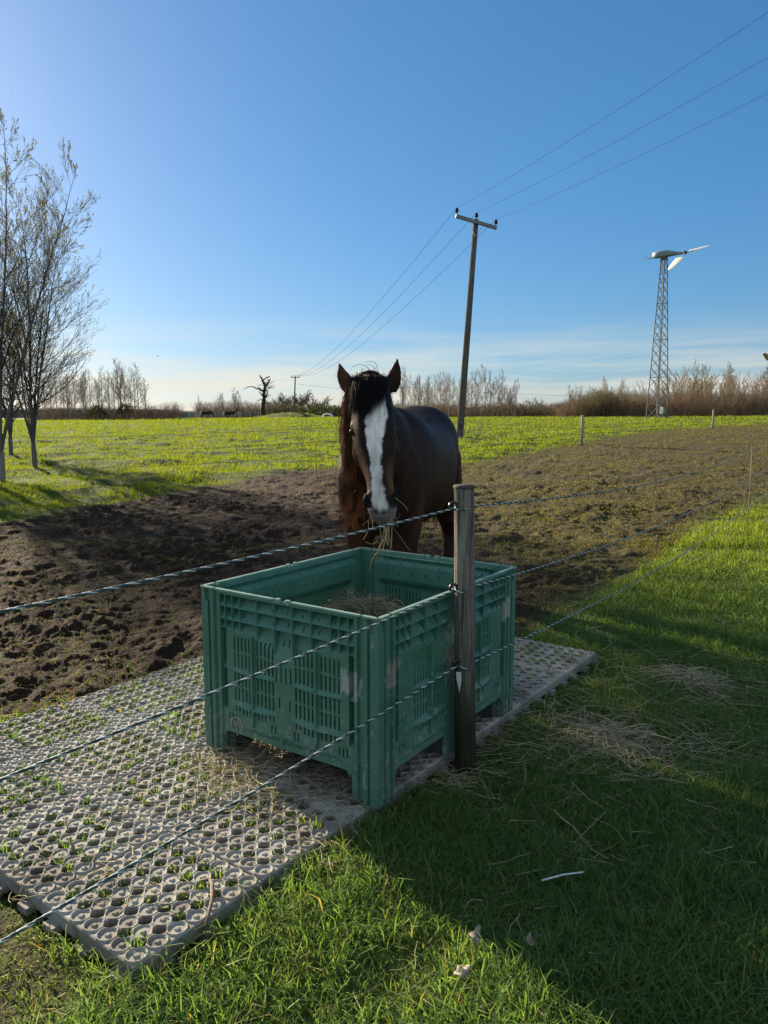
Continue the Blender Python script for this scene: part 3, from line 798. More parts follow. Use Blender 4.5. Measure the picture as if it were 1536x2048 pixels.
def loose_hay():
    A = Acc()
    def scatter(u0, u1, v0, v1, n, L, r=.0011, dz=.022, z=None):
        u, v = rng.uniform(u0, u1, n), rng.uniform(v0, v1, n)
        P = np.array([Uz(a, b, z if z is not None else 0.0) for a, b in zip(u, v)])
        if z is None: P[:, 2] = ground_z(P[:, 0], P[:, 1]) + rng.uniform(.008, dz + .012, n)
        else: P[:, 2] = z + rng.uniform(.001, dz, n)
        k = ~in_crate(P[:, 0], P[:, 1], .01)
        if z is None: k &= ~in_mat(P[:, 0], P[:, 1], .02)
        P = P[k]; n = len(P)
        pts, R = strand_tubes(P, rng.uniform(*L, n), rng.uniform(0, 2 * np.pi, n), rng.normal(0, .12, n), .32, np.full(n, r) * rng.uniform(.7, 1.2, n))
        lowz = P[:, 2:3] - .012; pts[..., 2] = np.maximum(pts[..., 2], lowz)
        hay_to(A, pts, R)
    scatter(1010, 1536, 1310, 1570, 1050, (.08, .28))
    scatter(960, 1536, 1500, 1740, 260, (.06, .26))
    scatter(940, 1300, 1420, 1520, 330, (.06, .22), dz=.03)
    scatter(820, 940, 1480, 1600, 300, (.05, .20), dz=.03)
    scatter(700, 1536, 1650, 2040, 70, (.05, .22))
    scatter(1150, 1536, 1120, 1330, 120, (.08, .25))
    scatter(400, 540, 1520, 1590, 130, (.05, .18), .0013, .05, MAT_TOP + .006)
    scatter(420, 730, 1500, 1640, 70, (.04, .15), .0012, .03, MAT_TOP + .006)
    scatter(0, 720, 1380, 1800, 260, (.03, .12), .0012, .02, MAT_TOP + .006)
    scatter(0, 900, 1050, 1330, 160, (.05, .16), .0014)
    # under the front of the crate
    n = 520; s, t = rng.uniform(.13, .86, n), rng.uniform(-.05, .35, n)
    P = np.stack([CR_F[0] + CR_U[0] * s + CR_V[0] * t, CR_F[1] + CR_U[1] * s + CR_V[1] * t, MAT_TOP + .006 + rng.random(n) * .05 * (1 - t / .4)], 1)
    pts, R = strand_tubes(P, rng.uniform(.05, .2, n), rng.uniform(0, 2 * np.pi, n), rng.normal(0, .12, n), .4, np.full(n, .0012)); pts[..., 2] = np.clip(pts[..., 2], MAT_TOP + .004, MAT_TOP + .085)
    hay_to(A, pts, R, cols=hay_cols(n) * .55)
    tag(A.build('loose_hay', M_HAY), 'loose pale hay stalks strewn over lawn, slabs and mud', 'hay', kind='stuff')
loose_hay()

# ================================================================ FENCE POST AND ROPES
POST = np.array([.367, 3.20])
def mat_wood(name, a, b, dark, green=None):
    t = NT(name); co = t.coord(); w = t.mapping(co, (26, 26, 2.4)); n1 = t.noise(w, 1.5, 6, .65, .4); n2 = t.noise(t.mapping(co, (110, 110, 3.2)), 1.0, 5, .6)
    c = t.mix(t.rng(n1, .36, .62), a, b); c = t.mix(t.rng(n2, .52, .62), c, dark)
    ck = t.noise(t.mapping(co, (95, 95, 1.6)), 1.0, 4, .6, .8); c = t.mix(t.rng(ck, .61, .65), c, (.022, .019, .016))
    k = t.noise(t.mapping(co, (16, 16, 6)), 1.0, 2, .4); c = t.mix(t.rng(k, .72, .78), c, (.015, .012, .010))
    sx = t.n('SeparateXYZ'); t.put(sx.inputs[0], co)
    if green: c = t.mix(t.math('MULTIPLY', t.rng(sx.outputs[2], .80, .15, 0, .92, True), t.rng(n1, .10, .40)), c, green)
    return t.done(t.bsdf(c, .9, t.bump(t.math('ADD', n2, t.math('MULTIPLY', n1, 1.6)), 1.0, .018), .0))
M_POST = mat_wood('weathered_post', (.17, .158, .135), (.31, .285, .24), (.085, .076, .064), (.022, .028, .013))
def build_post():
    root = empty('fence_post', (POST[0], POST[1], 0)); tag(root, 'weathered round wooden post leaning beside the green crate, carrying the ropes', 'fence post')
    top = np.array([-.024, -.014, 1.292]); K, m = 28, 60
    z = np.linspace(-.06, 1.292, m); a = np.arange(K) * 2 * np.pi / K
    Zg, Ag = np.meshgrid(z, a, indexing='ij')
    r = (.0475 - .003 * Zg) * (1 + .10 * fbm(np.cos(Ag) * 1.6 + 3, np.sin(Ag) * 1.6 + Zg * 2.2, 171, 3) + .05 * fbm(np.cos(Ag) * 7, np.sin(Ag) * 7 + Zg * .7, 173, 2) + .10 * np.maximum(0, fbm(np.cos(Ag) * 5 + 9, Zg * .8 + np.sin(Ag) * 5, 181, 2) - .18) * -1)
    V = np.stack([r * np.cos(Ag) + top[0] * Zg / 1.292, r * np.sin(Ag) + top[1] * Zg / 1.292, Zg], -1)
    idx = np.arange(m * K).reshape(m, K); q = np.stack([idx[:-1], np.roll(idx, -1, 1)[:-1], np.roll(idx, -1, 1)[1:], idx[1:]], -1).reshape(-1, 4)
    A = Acc(); A.add(V.reshape(-1, 3), q); A.build('shaft', M_POST, root)
    A = Acc(); a = np.linspace(0, 2 * np.pi, 29)[:-1]; rings = []
    for rr, zz in ((.043, 1.284), (.0462, 1.288), (.0465, 1.296), (.040, 1.301), (.001, 1.302)):
        rings.append(np.stack([top[0] + rr * (1 + .03 * np.sin(3 * a)) * np.cos(a), top[1] + rr * np.sin(a), 0 * a + zz], 1))
    idx = np.arange(5 * 28).reshape(5, 28); q = np.stack([idx[:-1], np.roll(idx, -1, 1)[:-1], np.roll(idx, -1, 1)[1:], idx[1:]], -1).reshape(-1, 4)
    A.add(np.concatenate(rings), q); A.build('cap', mat_simple('post_top', (.06, .055, .045), .8, bump=.4), root)
    mb = mat_simple('black_insulator', (.012, .012, .014), .35, .5)
    for i, (u, v) in enumerate(((906, 1012), (907, 1176), (914, 1328))):
        c = U(u, v, POST[1] - .045); c = c - np.array([POST[0], POST[1], 0])
        A = Acc(); a = np.linspace(0, 2 * np.pi, 25)
        ax = np.array([.72, -.69, 0]) * 0 + np.array([.35, -.94, 0])      # ring faces the camera, a little turned
        e1, e2 = np.array([.94, .35, 0]), np.array([0, 0, 1.])
        V, q = tubes(c + .0165 * (np.cos(a)[:, None] * e1 + np.sin(a)[:, None] * e2), np.full(25, .0062), 8, False); A.add(V, q)
        V, q = tubes(np.stack([c + [.016, .004, 0], c + [.055, .035, -.004]]), np.full(2, .0055), 8); A.add(V, q)
        A.build('insulator', mb, root)
    # pale strip of plastic hanging under the lowest insulator
    c = U(917, 1352, POST[1] - .052) - np.array([POST[0], POST[1], 0])
    s = np.array([.9, -.3, 0]); P = []
    for z, w0, w1, off in ((.018, -.012, .012, 0), (-.01, -.010, .014, -.004), (-.035, -.005, .012, -.001), (-.06, .001, .008, .003), (-.075, .004, .007, .006)):
        for w in (w0, w1): P.append(c + s * w + np.array([0, off, z]))
    P = np.array(P); V = np.concatenate([P, P + [0, .0015, 0]]); i = np.arange(0, 8, 2)
    q = np.concatenate([np.stack([i, i + 1, i + 3, i + 2], 1), np.stack([i + 10, i + 12, i + 13, i + 11], 1)])
    obj('plastic_strip', V, [q], mat_simple('pale_plastic', (.52, .54, .56), .5), root)
build_post()

def mat_rope():
    t = NT('twisted_rope'); c = t.attr('col'); return t.done(t.bsdf(c, .6, None, .3))
M_ROPE = mat_rope()
def twisted(A, pts, r=.0048, pitch=.060):
    """three-strand rope along pts; one strand pale"""
    seg = np.linalg.norm(np.diff(pts, axis=0), axis=1); s = np.concatenate([[0], np.cumsum(seg)])
    T_ = np.gradient(pts, axis=0); T_ /= np.linalg.norm(T_, axis=1, keepdims=True)
    X = np.cross([0, 0, 1.], T_); X /= np.linalg.norm(X, axis=1, keepdims=True); Y = np.cross(T_, X)
    for k in range(3):
        ph = 2 * np.pi * (s / pitch + k / 3.)
        c = pts + .0023 * (np.cos(ph)[:, None] * X + np.sin(ph)[:, None] * Y)
        V, q = tubes(c, np.full(len(c), ((.0025 if k else .0022))), 6, False)
        A.add(V, q, np.array([.50, .54, .54]) if k == 0 else (np.array([.035, .075, .075]) if k == 1 else np.array([.05, .085, .085])))
stake_base = ground_pt(1493, 1080)
ROPES = [((908, 1017), 1213, 907), ((908, 1181), 1556, 962), ((914, 1332), 1875, 1017)]
def build_ropes():
    names = ['topmost twisted pale and dark green rope, crossing below the bay horse\'s muzzle', 'middle twisted pale and dark green rope, lying along the crate\'s rim', 'lowest twisted pale and dark green rope, crossing the crate\'s lower sides']
    
    for i, ((pu, pv), v0, vs) in enumerate(ROPES):
        a = U(pu, pv, POST[1] - .045)
        pl = np.array([-.812, 1.578]) - a[:2]; pl /= np.linalg.norm(pl); nrm = np.array([-pl[1], pl[0]])
        d = ray(0, v0); t = (nrm @ a[:2]) / (nrm @ d[:2]); l = np.array([0, 0, CZ]) + d * t
        l2 = l + (l - a) * .55; l2[2] += .01
        A = Acc()
        n = 330; tt = np.linspace(0, 1, n); pts = l2 + (a - l2) * tt[:, None]
        pts[:, 2] -= .020 * 4 * tt * (1 - tt) * (1 if i != 1 else .6)
        r_ = U(1493, vs, stake_base[1])
        # towards the right stake and on past the frame
        b0 = a + np.array([.02, .0, 0]) 
        c = r_ + (r_ - a) * .9; c[2] = r_[2] + .25
        p2 = np.concatenate([a + np.array([.0, -.048, -.004]) * np.sin(np.linspace(0, 1, 8) * np.pi)[:, None] + (np.array([.09, .062, .002])) * np.linspace(0, 1, 8)[:, None]])
        st = p2[-1]; m = 700; t2 = np.linspace(0, 1, m)[1:]
        q = st + (r_ - st) * t2[:, None]; q[:, 2] -= .09 * 4 * t2 * (1 - t2)
        q2 = r_ + (c - r_) * np.linspace(0, 1, 260)[1:, None]
        allp = np.concatenate([pts[:-1], p2, q, q2])
        twisted(A, allp)
        tag(A.build('fence_rope', M_ROPE), names[i], 'fence rope', 'twisted fence ropes running past the wooden post')
build_ropes()
def thin_stake(name, label, b, h, r=.006, col=(.30, .22, .12)):
    root = empty(name, tuple(b)); tag(root, label, 'fence stake', 'thin rod stakes of the electric fences')
    m = mat_simple('rod', col, .6); A = Acc(); V, q = tubes(np.array([[0, 0, -.1], [.004, 0, h * .5], [0, 0, h]]), np.array([[r, r, r * .8]]), 8); A.add(V, q); A.build('rod', m, root)
    for zz in (.38, .66, .97):
        A = Acc(); a = np.linspace(0, 2 * np.pi, 13); V, q = tubes(np.stack([.016 + .013 * np.cos(a), 0 * a, h * zz + .013 * np.sin(a)], 1), np.full(13, .0035), 6, False); A.add(V, q)
        A.build('clip', m, root)
    return root
thin_stake('rod_stake', 'thin brown rod stake at the right lawn edge carrying the near ropes', stake_base, float(U(1493, 893, stake_base[1])[2] - stake_base[2]), .0048, (.20, .16, .09))

# ================================================================ small things on the ground
def dead_leaf(label, u, v, size, ang, col=(.42, .34, .27)):
    g = ground_pt(u, v); n = 24; a = np.linspace(0, 2 * np.pi, n, endpoint=False)
    r = size * (.55 + .30 * np.abs(np.sin(2.5 * a + ang)) + .1 * rng.random(n))
    P = np.stack([r * np.cos(a), r * np.sin(a) * .8, .35 * size * np.sin(a * 2 + ang) + .25 * size * np.cos(3 * a)], 1) @ rotz(ang).T
    c0 = np.array([[0, 0, -.05 * size]]); top = np.concatenate([P, P * .5 + [0, 0, .02 * size], c0]); bot = top - [0, 0, .0012]
    i = np.arange(n); j = (i + 1) % n; N = len(top)
    q = np.concatenate([np.stack([i, j, j + n, i + n], 1), np.stack([i + N, i + n + N, j + n + N, j + N], 1), np.stack([j, i, i + N, j + N], 1)])
    tr = np.concatenate([np.stack([i + n, j + n, 0 * i + 2 * n], 1), np.stack([j + n + N, i + n + N, 0 * i + 2 * n + N], 1)])
    o = obj('dead_leaf', np.concatenate([top, bot]), [q, tr], mat_simple('dry_leaf', col, .8, .2, .3, 60), loc=(g[0], g[1], g[2] + .045))
    o.rotation_euler = (.5, .25, 0); return tag(o, label, 'leaf', 'dead leaves on the lawn')
dead_leaf('curled pale tan dead leaf on the sunny lawn at the bottom of the photo', 925, 1975, .030, .4)
dead_leaf('grey brown dead leaf in the grass just above the pale tan one', 953, 1902, .030, 1.4, (.20, .17, .15))
dead_leaf('small brown dead leaf lying right of the grey brown leaf', 1062, 1910, .024, 2.2, (.26, .21, .16))
def stick(name, label, cat, pts, R, col):
    A = Acc(); V, q = tubes(np.array(pts), np.array([R]), 7); A.add(V, q); return tag(A.build(name, mat_simple(name + '_bark', col, .8, .2, .35, 60, .5)), label, cat)
z0 = MAT_TOP + .008
stick('bark_strip', 'dry brown strip of bark bent over the edge of the slab mat', 'bark', [Uz(398, 1762, z0 + .004), Uz(418, 1758, z0 + .008), Uz(424, 1768, z0 + .012), Uz(424, 1800, z0 + .03), Uz(416, 1835, z0 + .01), Uz(404, 1865, .03)], [.004, .006, .007, .0065, .005, .002], (.20, .145, .105))
g1, g2 = ground_pt(1083, 1790), ground_pt(1166, 1775)
stick('straw_stalk', 'single pale straw stalk lying on the shaded lawn', 'straw', [g1 + [0, 0, .05], (g1 + g2) / 2 + [0, 0, .058], g2 + [0, 0, .055]], [.0030, .0032, .0028], (.50, .56, .52))

# ================================================================ THE HORSE
def loft(secs, K=40, cap=True):
    """secs: (centre, right, up, w, h, exponent); rings joined into a closed tube"""
    a = np.arange(K) * 2 * np.pi / K; rings = []
    for c, r, u, w, h, e in secs:
        c, r, u = np.asarray(c, float), np.asarray(r, float), np.asarray(u, float)
        cs, sn = np.cos(a), np.sin(a); p = 2.0 / e
        X, Y = np.sign(cs) * np.abs(cs) ** p * w, np.sign(sn) * np.abs(sn) ** p * h
        rings.append(c + X[:, None] * r + Y[:, None] * u)
    n = len(secs); idx = np.arange(n * K).reshape(n, K)
    q = np.stack([idx[:-1], np.roll(idx, -1, 1)[:-1], np.roll(idx, -1, 1)[1:], idx[1:]], -1).reshape(-1, 4)
    V = np.concatenate(rings + [rings[0].mean(0)[None], rings[-1].mean(0)[None]]); N = n * K
    t0 = np.stack([np.roll(idx[0], -1), idx[0], np.full(K, N)], 1); t1 = np.stack([idx[-1], np.roll(idx[-1], -1), np.full(K, N + 1)], 1)
    return V, [q, np.concatenate([t0, t1])]

def spline(P, n):
    """Catmull-Rom through rows of P"""
    P = np.asarray(P, float); Q = np.concatenate([2 * P[:1] - P[1:2], P, 2 * P[-1:] - P[-2:-1]])
    out = []
    for i in range(1, len(Q) - 2):
        t = np.linspace(0, 1, n, endpoint=False)[:, None]; a, b, c, d = Q[i - 1], Q[i], Q[i + 1], Q[i + 2]
        out.append(.5 * ((2 * b) + (c - a) * t + (2 * a - 5 * b + 4 * c - d) * t ** 2 + (3 * b - a - 3 * c + d) * t ** 3))
    return np.concatenate(out + [P[-1:]])

def limb(pts, n=6, e=2.2, K=24, side=(1, 0, 0)):
    """pts rows: x, y, z, half width, half depth"""
    S = spline(np.array(pts, float), n); C = S[:, :3]; T_ = np.gradient(C, axis=0); T_ /= np.linalg.norm(T_, axis=1, keepdims=True)
    secs = []
    for c, t, s in zip(C, T_, S):
        r = np.asarray(side, float); r = r - t * (r @ t); r /= np.linalg.norm(r); u = np.cross(t, r)
        secs.append((c, r, u, s[3], s[4], e))
    return loft(secs, K)

def remeshed(parts, voxel, smooth_it=6):
    A = Acc()
    for V, F in parts: A.add(V, F)
    V, Fs, _ = A.arrays(); me = mesh_data('tmp', V, Fs); ob = bpy.data.objects.new('tmp', me); COL.objects.link(ob)
    m = ob.modifiers.new('r', 'REMESH'); m.mode = 'VOXEL'; m.voxel_size = voxel
    s = ob.modifiers.new('s', 'SMOOTH'); s.factor = .5; s.iterations = smooth_it
    bpy.context.view_layer.update()
    ev = ob.evaluated_get(bpy.context.evaluated_depsgraph_get()); me2 = ev.to_mesh()
    v = np.empty(len(me2.vertices) * 3, np.float32); me2.vertices.foreach_get('co', v)
    nr = np.empty(len(me2.vertices) * 3, np.float32); me2.vertices.foreach_get('normal', nr)
    q = np.array([p.vertices[:] for p in me2.polygons if len(p.vertices) == 4], int)
    tq = np.array([p.vertices[:] for p in me2.polygons if len(p.vertices) == 3], int).reshape(-1, 3)
    ev.to_mesh_clear(); bpy.data.objects.remove(ob); bpy.data.meshes.remove(me)
    return v.reshape(-1, 3).astype(float), [q, tq], nr.reshape(-1, 3).astype(float)

def hair_strips(P, D, L, w, sag, col, seg=4, jit=.25, lift=0.0, nrm=None):
    """flat tapering hair strips starting at P in direction D"""
    n = len(P); pts = np.empty((n, seg + 1, 3)); pts[:, 0] = P; d = D / (np.linalg.norm(D, axis=1, keepdims=True) + 1e-9)
    if nrm is not None: d = d + nrm * lift; d /= np.linalg.norm(d, axis=1, keepdims=True)
    for i in range(seg):
        pts[:, i + 1] = pts[:, i] + d * (L / seg)[:, None]
        d = d + np.array([0, 0, -1.]) * sag + rng.normal(0, jit / seg, (n, 3)); d /= np.linalg.norm(d, axis=1, keepdims=True)
    fw = np.cross(pts[:, -1] - pts[:, 0], np.array([0., -1, 0]) + rng.normal(0, .6, (n, 3))); fw /= np.linalg.norm(fw, axis=1, keepdims=True) + 1e-9
    k = np.linspace(1, .12, seg + 1)[None, :, None] * (w[:, None, None] / 2)
    V = np.stack([pts - fw[:, None] * k, pts + fw[:, None] * k], 2).reshape(-1, 3)
    b = (np.arange(n) * (seg + 1) * 2)[:, None, None]; i = (np.arange(seg) * 2)[None, :, None]
    q = (b + i + np.array([0, 1, 3, 2])).reshape(-1, 4)
    return V, q, np.repeat(col, (seg + 1) * 2, 0)

def build_horse():
    GZ = .02
    X, Y, Zv = np.array([1., 0, 0]), np.array([0, 1., 0]), np.array([0, 0, 1.])
    parts = []
    # trunk: sections across a body axis that runs back and to the right
    ax = np.array([.225, 1, 0]); ax /= np.linalg.norm(ax); side = np.array([ax[1], -ax[0], 0])
    o = np.array([-.075, 4.80, 0])
    tr = [(-.02, 1.10, .13, .15), (.06, 1.12, .24, .26), (.22, 1.17, .300, .38), (.45, 1.225, .335, .435), (.80, 1.175, .375, .415), (1.15, 1.165, .395, .400),
          (1.45, 1.22, .365, .395), (1.72, 1.31, .345, .375), (1.95, 1.29, .30, .34), (2.10, 1.24, .20, .25), (2.16, 1.22, .08, .12)]
    S = spline(np.array(tr), 5)
    parts.append(loft([(o + ax * s[0] + Zv * s[1], side, Zv, max(s[2], .02), max(s[3], .02), 2.25) for s in S], 44))
    # neck, from the shoulders up to the poll
    def P(u, v, y): return U(u, v, y)
    nk = [(*(o + ax * .30 + Zv * 1.30), .27, .36), (*(o + ax * .10 + Zv * 1.42 + side * -.015), .225, .33), (*(o + ax * -.06 + Zv * 1.53 + side * -.02), .165, .265), (*P(738, 835, 4.66), .125, .21), (*P(740, 790, 4.50), .10, .16), (*P(741, 772, 4.42), .085, .11)]
    parts.append(limb(nk, 6, 2.1, 36))
    # head
    hd = [(741, 757, 4.40, .090, .085, 2.2), (742, 785, 4.395, .108, .125, 2.3), (744, 820, 4.365, .118, .160, 2.5), (747, 860, 4.325, .124, .175, 2.5), (751, 895, 4.285, .116, .170, 2.4), (756, 930, 4.225, .091, .135, 2.4),
          (759, 958, 4.175, .073, .104, 2.3), (761, 982, 4.145, .073, .092, 2.3), (763, 1005, 4.120, .080, .088, 2.3), (765, 1022, 4.115, .077, .078, 2.2), (766, 1035, 4.125, .058, .058, 2.1), (766, 1041, 4.14, .030, .035, 2)]
    S = spline(np.array([(*P(u, v, y), w, d, e) for u, v, y, w, d, e in hd]), 4)
    C = S[:, :3]; T_ = np.gradient(C, axis=0); T_ /= np.linalg.norm(T_, axis=1, keepdims=True)
    rt = np.array([.995, .10, .02]); secs = []
    for c, t, s in zip(C, T_, S):
        r = rt - t * (rt @ t); r /= np.linalg.norm(r); u = np.cross(t, r)
        secs.append((c, r, u, max(s[3] * (1.035 if s[3] > .085 else 1.03), .015), max(s[4], .015), max(2., s[5])))
    parts.append(loft(secs, 40))
    # cheek discs, brow ridges, nostril wings, chin
    def ball(c, r, sc=(1, 1, 1)):
        c = np.asarray(c, float); sc = np.asarray(sc, float) * r
        zz = np.linspace(-.97, .97, 9)
        return loft([(c + Zv * sc[2] * z, X, Y, sc[0] * math.sqrt(1 - z * z), sc[1] * math.sqrt(1 - z * z), 2) for z in zz], 18)
    for u, v, y, r, sc in ((709, 852, 4.285, .036, (.8, 1.1, .7)), (784, 848, 4.30, .036, (.8, 1.1, .7)), (738, 1001, 4.085, .036, (1.0, .9, 1.25)), (786, 998, 4.10, .036, (.9, .9, 1.25)), (768, 1040, 4.165, .042, (1.1, .9, .8)),
                        (722, 900, 4.34, .085, (.65, 1.2, 1.2)), (781, 898, 4.36, .085, (.65, 1.2, 1.2))):
        parts.append(ball(P(u, v, y), r, sc))
    # ears
    def ear(base, tip, out, w, d):
        b, t = np.asarray(base), np.asarray(tip); k = np.linspace(0, 1, 9)
        prof = np.array([.80, .98, 1.0, .95, .84, .68, .48, .27, .06])
        rows = []
        for kk, p in zip(k, prof):
            c = b + (t - b) * kk + np.asarray(out) * math.sin(kk * math.pi) * .014
            rows.append((*c, w * p, d * (p + .2) / 1.2))
        return limb(rows, 3, 2, 20)
    parts.append(ear(P(704, 782, 4.41), P(678, 723, 4.40), (-1, 0, 0), .046, .027))
    parts.append(ear(P(779, 782, 4.43), P(795, 714, 4.42), (.6, 0, 0), .048, .028))
    # legs
    def at(f, s, z): return o + ax * f + side * s + Zv * z
    def leg_front(s, f=.16):
        return limb([(*at(f + .10, s * .9, 1.12), .15, .21), (*at(f + .06, s * 1.02, .90), .118, .155), (*at(f + .03, s, .72), .090, .105), (*at(f + .01, s, .55), .074, .080), (*at(f, s, .46), .076, .080), (*at(f, s, .32), .052, .060), (*at(f, s, .18), .062, .070), (*at(f - .03, s, .10), .078, .092), (*at(f - .06, s, .03), .082, .10), (*at(f - .06, s, GZ - .02), .084, .105)], 5)
    def leg_hind(s, f=1.78):
        return limb([(*at(f, s * .8, 1.25), .19, .27), (*at(f + .02, s, 1.0), .155, .23), (*at(f + .03, s * 1.08, .82), .11, .15), (*at(f + .16, s * 1.1, .66), .078, .105), (*at(f + .23, s * 1.1, .56), .070, .095), (*at(f + .18, s * 1.1, .38), .056, .064), (*at(f + .14, s * 1.1, .20), .062, .072), (*at(f + .09, s * 1.1, .10), .080, .094), (*at(f + .06, s * 1.1, GZ - .02), .086, .105)], 5)
    parts += [leg_front(-.135), leg_front(.165, .20), leg_hind(-.20, 1.84), leg_hind(.215, 1.74)]
    V, Fs, N = remeshed(parts, .0105, 5)
    # nostrils: teardrop hollows
    def pixuv(V):
        z = V[:, 2] - CZ; yc = V[:, 1] * math.cos(PITCH) - z * math.sin(PITCH); zc = V[:, 1] * math.sin(PITCH) + z * math.cos(PITCH)
        return 768 + F_PX * V[:, 0] / yc, 1024 - F_PX * zc / yc
    face = (V[:, 1] < 4.36) & (V[:, 2] > .85)
    c1, c2 = P(733, 1003, 4.07), P(790, 999, 4.085)
    def local(V, c, ang):
        d = V - c; ca, sa = math.cos(ang), math.sin(ang)
        return d[:, 0] * ca + d[:, 2] * sa, -d[:, 0] * sa + d[:, 2] * ca
    nost = np.zeros(len(V))
    for c, ang in ((c1, .42), (c2, -.28)):
        a, b = local(V, c, ang); m = smooth01(1.35 - np.hypot(a / .029, b / .050)) * face
        nost = np.maximum(nost, m); V[:, 1] += .034 * smooth01((m - .15) / .7)
    # mouth crease
    mz = P(766, 1026, 4.09)[2]; m = np.exp(-((V[:, 2] - mz) / .006) ** 2) * (V[:, 1] < 4.14) * (V[:, 2] > .9) * (np.abs(V[:, 0] - P(766, 1026, 4.08)[0]) < .09)
    V[:, 1] += .006 * m
    # coat colours
    u, v = pixuv(V); n1 = fbm(V[:, 0] * 6 + V[:, 1] * 3, V[:, 2] * 6, 201, 3); n2 = fbm(V[:, 0] * 30 + V[:, 1] * 17, V[:, 2] * 30, 211, 3)
    bay = np.array([.031, .0145, .0095]); blk = np.array([.010, .0085, .009]); tan = np.array([.115, .052, .022])
    c = bay * (1 + .9 * n1[:, None])
    back = smooth01((V[:, 2] - 1.15) / .45)[:, None]; c = c * (1 - .45 * back) + blk * .45 * back
    lowleg = smooth01((.62 - V[:, 2]) / .2)[:, None]; c = c * (1 - .75 * lowleg) + blk * .75 * lowleg
    head = (V[:, 1] < 4.52) & (V[:, 2] > .88)
    hk = (head * smooth01((4.50 - V[:, 1]) / .12))[:, None]
    # blaze: centre line and half width by image height
    vv = np.array([770, 800, 830, 845, 860, 880, 905, 930, 960, 985, 1002, 1014, 1022]); cx = np.array([756, 757, 754, 750, 749, 750, 751, 752, 755, 756.5, 759, 762, 763]); hw = np.array([9, 13, 20, 22, 19, 15.5, 13, 11.7, 11.2, 14, 17, 16.5, 7.])
    bl = smooth01((np.interp(v, vv, hw) + 11 * n2 - np.abs(u - np.interp(v, vv, cx))) / 3.0 + .35) * (v < 1026) * (v > 770) * face
    cheek = (smooth01((v - 905) / 50) * smooth01((1000 - v) / 30) * hk[:, 0] * smooth01((np.abs(u - np.interp(v, vv, cx)) - 15) / 10))[:, None]
    c = c * (1 - .8 * cheek) + tan * .8 * cheek
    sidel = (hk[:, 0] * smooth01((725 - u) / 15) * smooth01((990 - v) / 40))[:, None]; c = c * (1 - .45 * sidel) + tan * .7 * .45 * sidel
    muz = smooth01((v - 1008) / 14) * face * (V[:, 1] < 4.28); c = c * (1 - muz[:, None]) + np.array([.17, .155, .14]) * (1 + .5 * n2[:, None]) * muz[:, None]
    gap = np.abs(u - np.interp(v, vv, cx)) - np.interp(v, vv, hw); dkp = (smooth01(1 - (gap - 4 + 10 * n2) / 13) * smooth01((975 - v) / 60) * hk[:, 0] * .8)[:, None]; c = c * (1 - dkp) + blk * dkp
    c = c * (1 - bl[:, None]) + np.array([.56, .555, .54]) * (1 + .35 * n2[:, None]) * bl[:, None]
    for su, sv, sr in ((767, 1024, 5.5), (752, 1022, 4)):
        k = (smooth01(1.4 - np.hypot(u - su, (v - sv) * .7) / sr) * face * (V[:, 1] < 4.2))[:, None]; c = c * (1 - .85 * k) + np.array([.03, .024, .022]) * .85 * k
    nz_ = np.maximum(smooth01(nost * 1.5), 0)[:, None]; c = c * (1 - nz_) + np.array([.006, .006, .007]) * nz_
    c = np.clip(c, .003, 1)
    root = empty('bay_horse', (0, 0, 0))
    tag(root, 'dark bay horse with a white blaze facing the camera, hay hanging from its mouth', 'horse')
    mb = NT('horse_coat'); col = mb.attr('col'); co = mb.coord(); nn = mb.noise(mb.mapping(co, (70, 70, 9)), 1.6, 4, .6)
    big = mb.noise(mb.mapping(co, (9, 9, 1.5)), 1.3, 4, .6); col = mb.mix(1.0, col, mb.mix(mb.rng(big, .3, .7), (.48, .48, .50), (1.75, 1.66, 1.58)), 'MULTIPLY')  # vertical streaks put the shading of muscle and hair folds into the coat
    cc = mb.mix(1.0, col, mb.mix(nn, (.80, .80, .80), (1.22, 1.2, 1.18)), 'MULTIPLY')
    bs = mb.n('BsdfPrincipled'); mb.put(bs.inputs['Base Color'], cc); bs.inputs['Roughness'].default_value = .58; bs.inputs['Specular IOR Level'].default_value = .10
    mb.put(bs.inputs['Normal'], mb.bump(nn, .12, .003))
    body = obj('body', V, Fs, mb.done(bs.outputs[0]), root, c)
    M_HAIR = mat_vcol('horse_hair', .6, .10, .1, 10, 0, .30)
    # short coat hair all over the side we see
    keep = (V[:, 1] < 6.6)
    q = Fs[0]; fc = V[q].mean(1); fn = np.cross(V[q[:, 2]] - V[q[:, 0]], V[q[:, 3]] - V[q[:, 1]]); ar = np.linalg.norm(fn, axis=1); fn /= ar[:, None] + 1e-12
    pick = rng.choice(len(q), 52000, p=ar / ar.sum()); p = fc[pick] + rng.normal(0, .005, (len(pick), 3)); nn_ = fn[pick]
    flow = np.array([0, .25, -1.0]) - nn_ * (np.array([0, .25, -1.0]) * nn_).sum(1, keepdims=True)
    uu, vv_ = pixuv(p); isface = (p[:, 1] < 4.36) & (p[:, 2] > .85)
    L = np.where(isface, .010, rng.uniform(.016, .030, len(p))); L = np.where((p[:, 2] < 1.25) & (p[:, 1] < 5.0) & ~isface, L * 1.6, L)
    cv = c[q[pick]].mean(1) * rng.uniform(.8, 1.25, (len(p), 1))
    k = ~(isface & (nost[q[pick]].max(1) > .05)) & (p[:, 1] < 4.88)
    Vh, qh, ch = hair_strips(p[k] - nn_[k] * .002, flow[k], L[k], np.full(k.sum(), .0020), .05, cv[k], 2, .35, .16, nn_[k])
    obj('coat_hair', Vh, [qh], M_HAIR, root, ch, False)
    # forelock: mass of black hair from the poll falling over the forehead
    A = Acc(); n = 4200
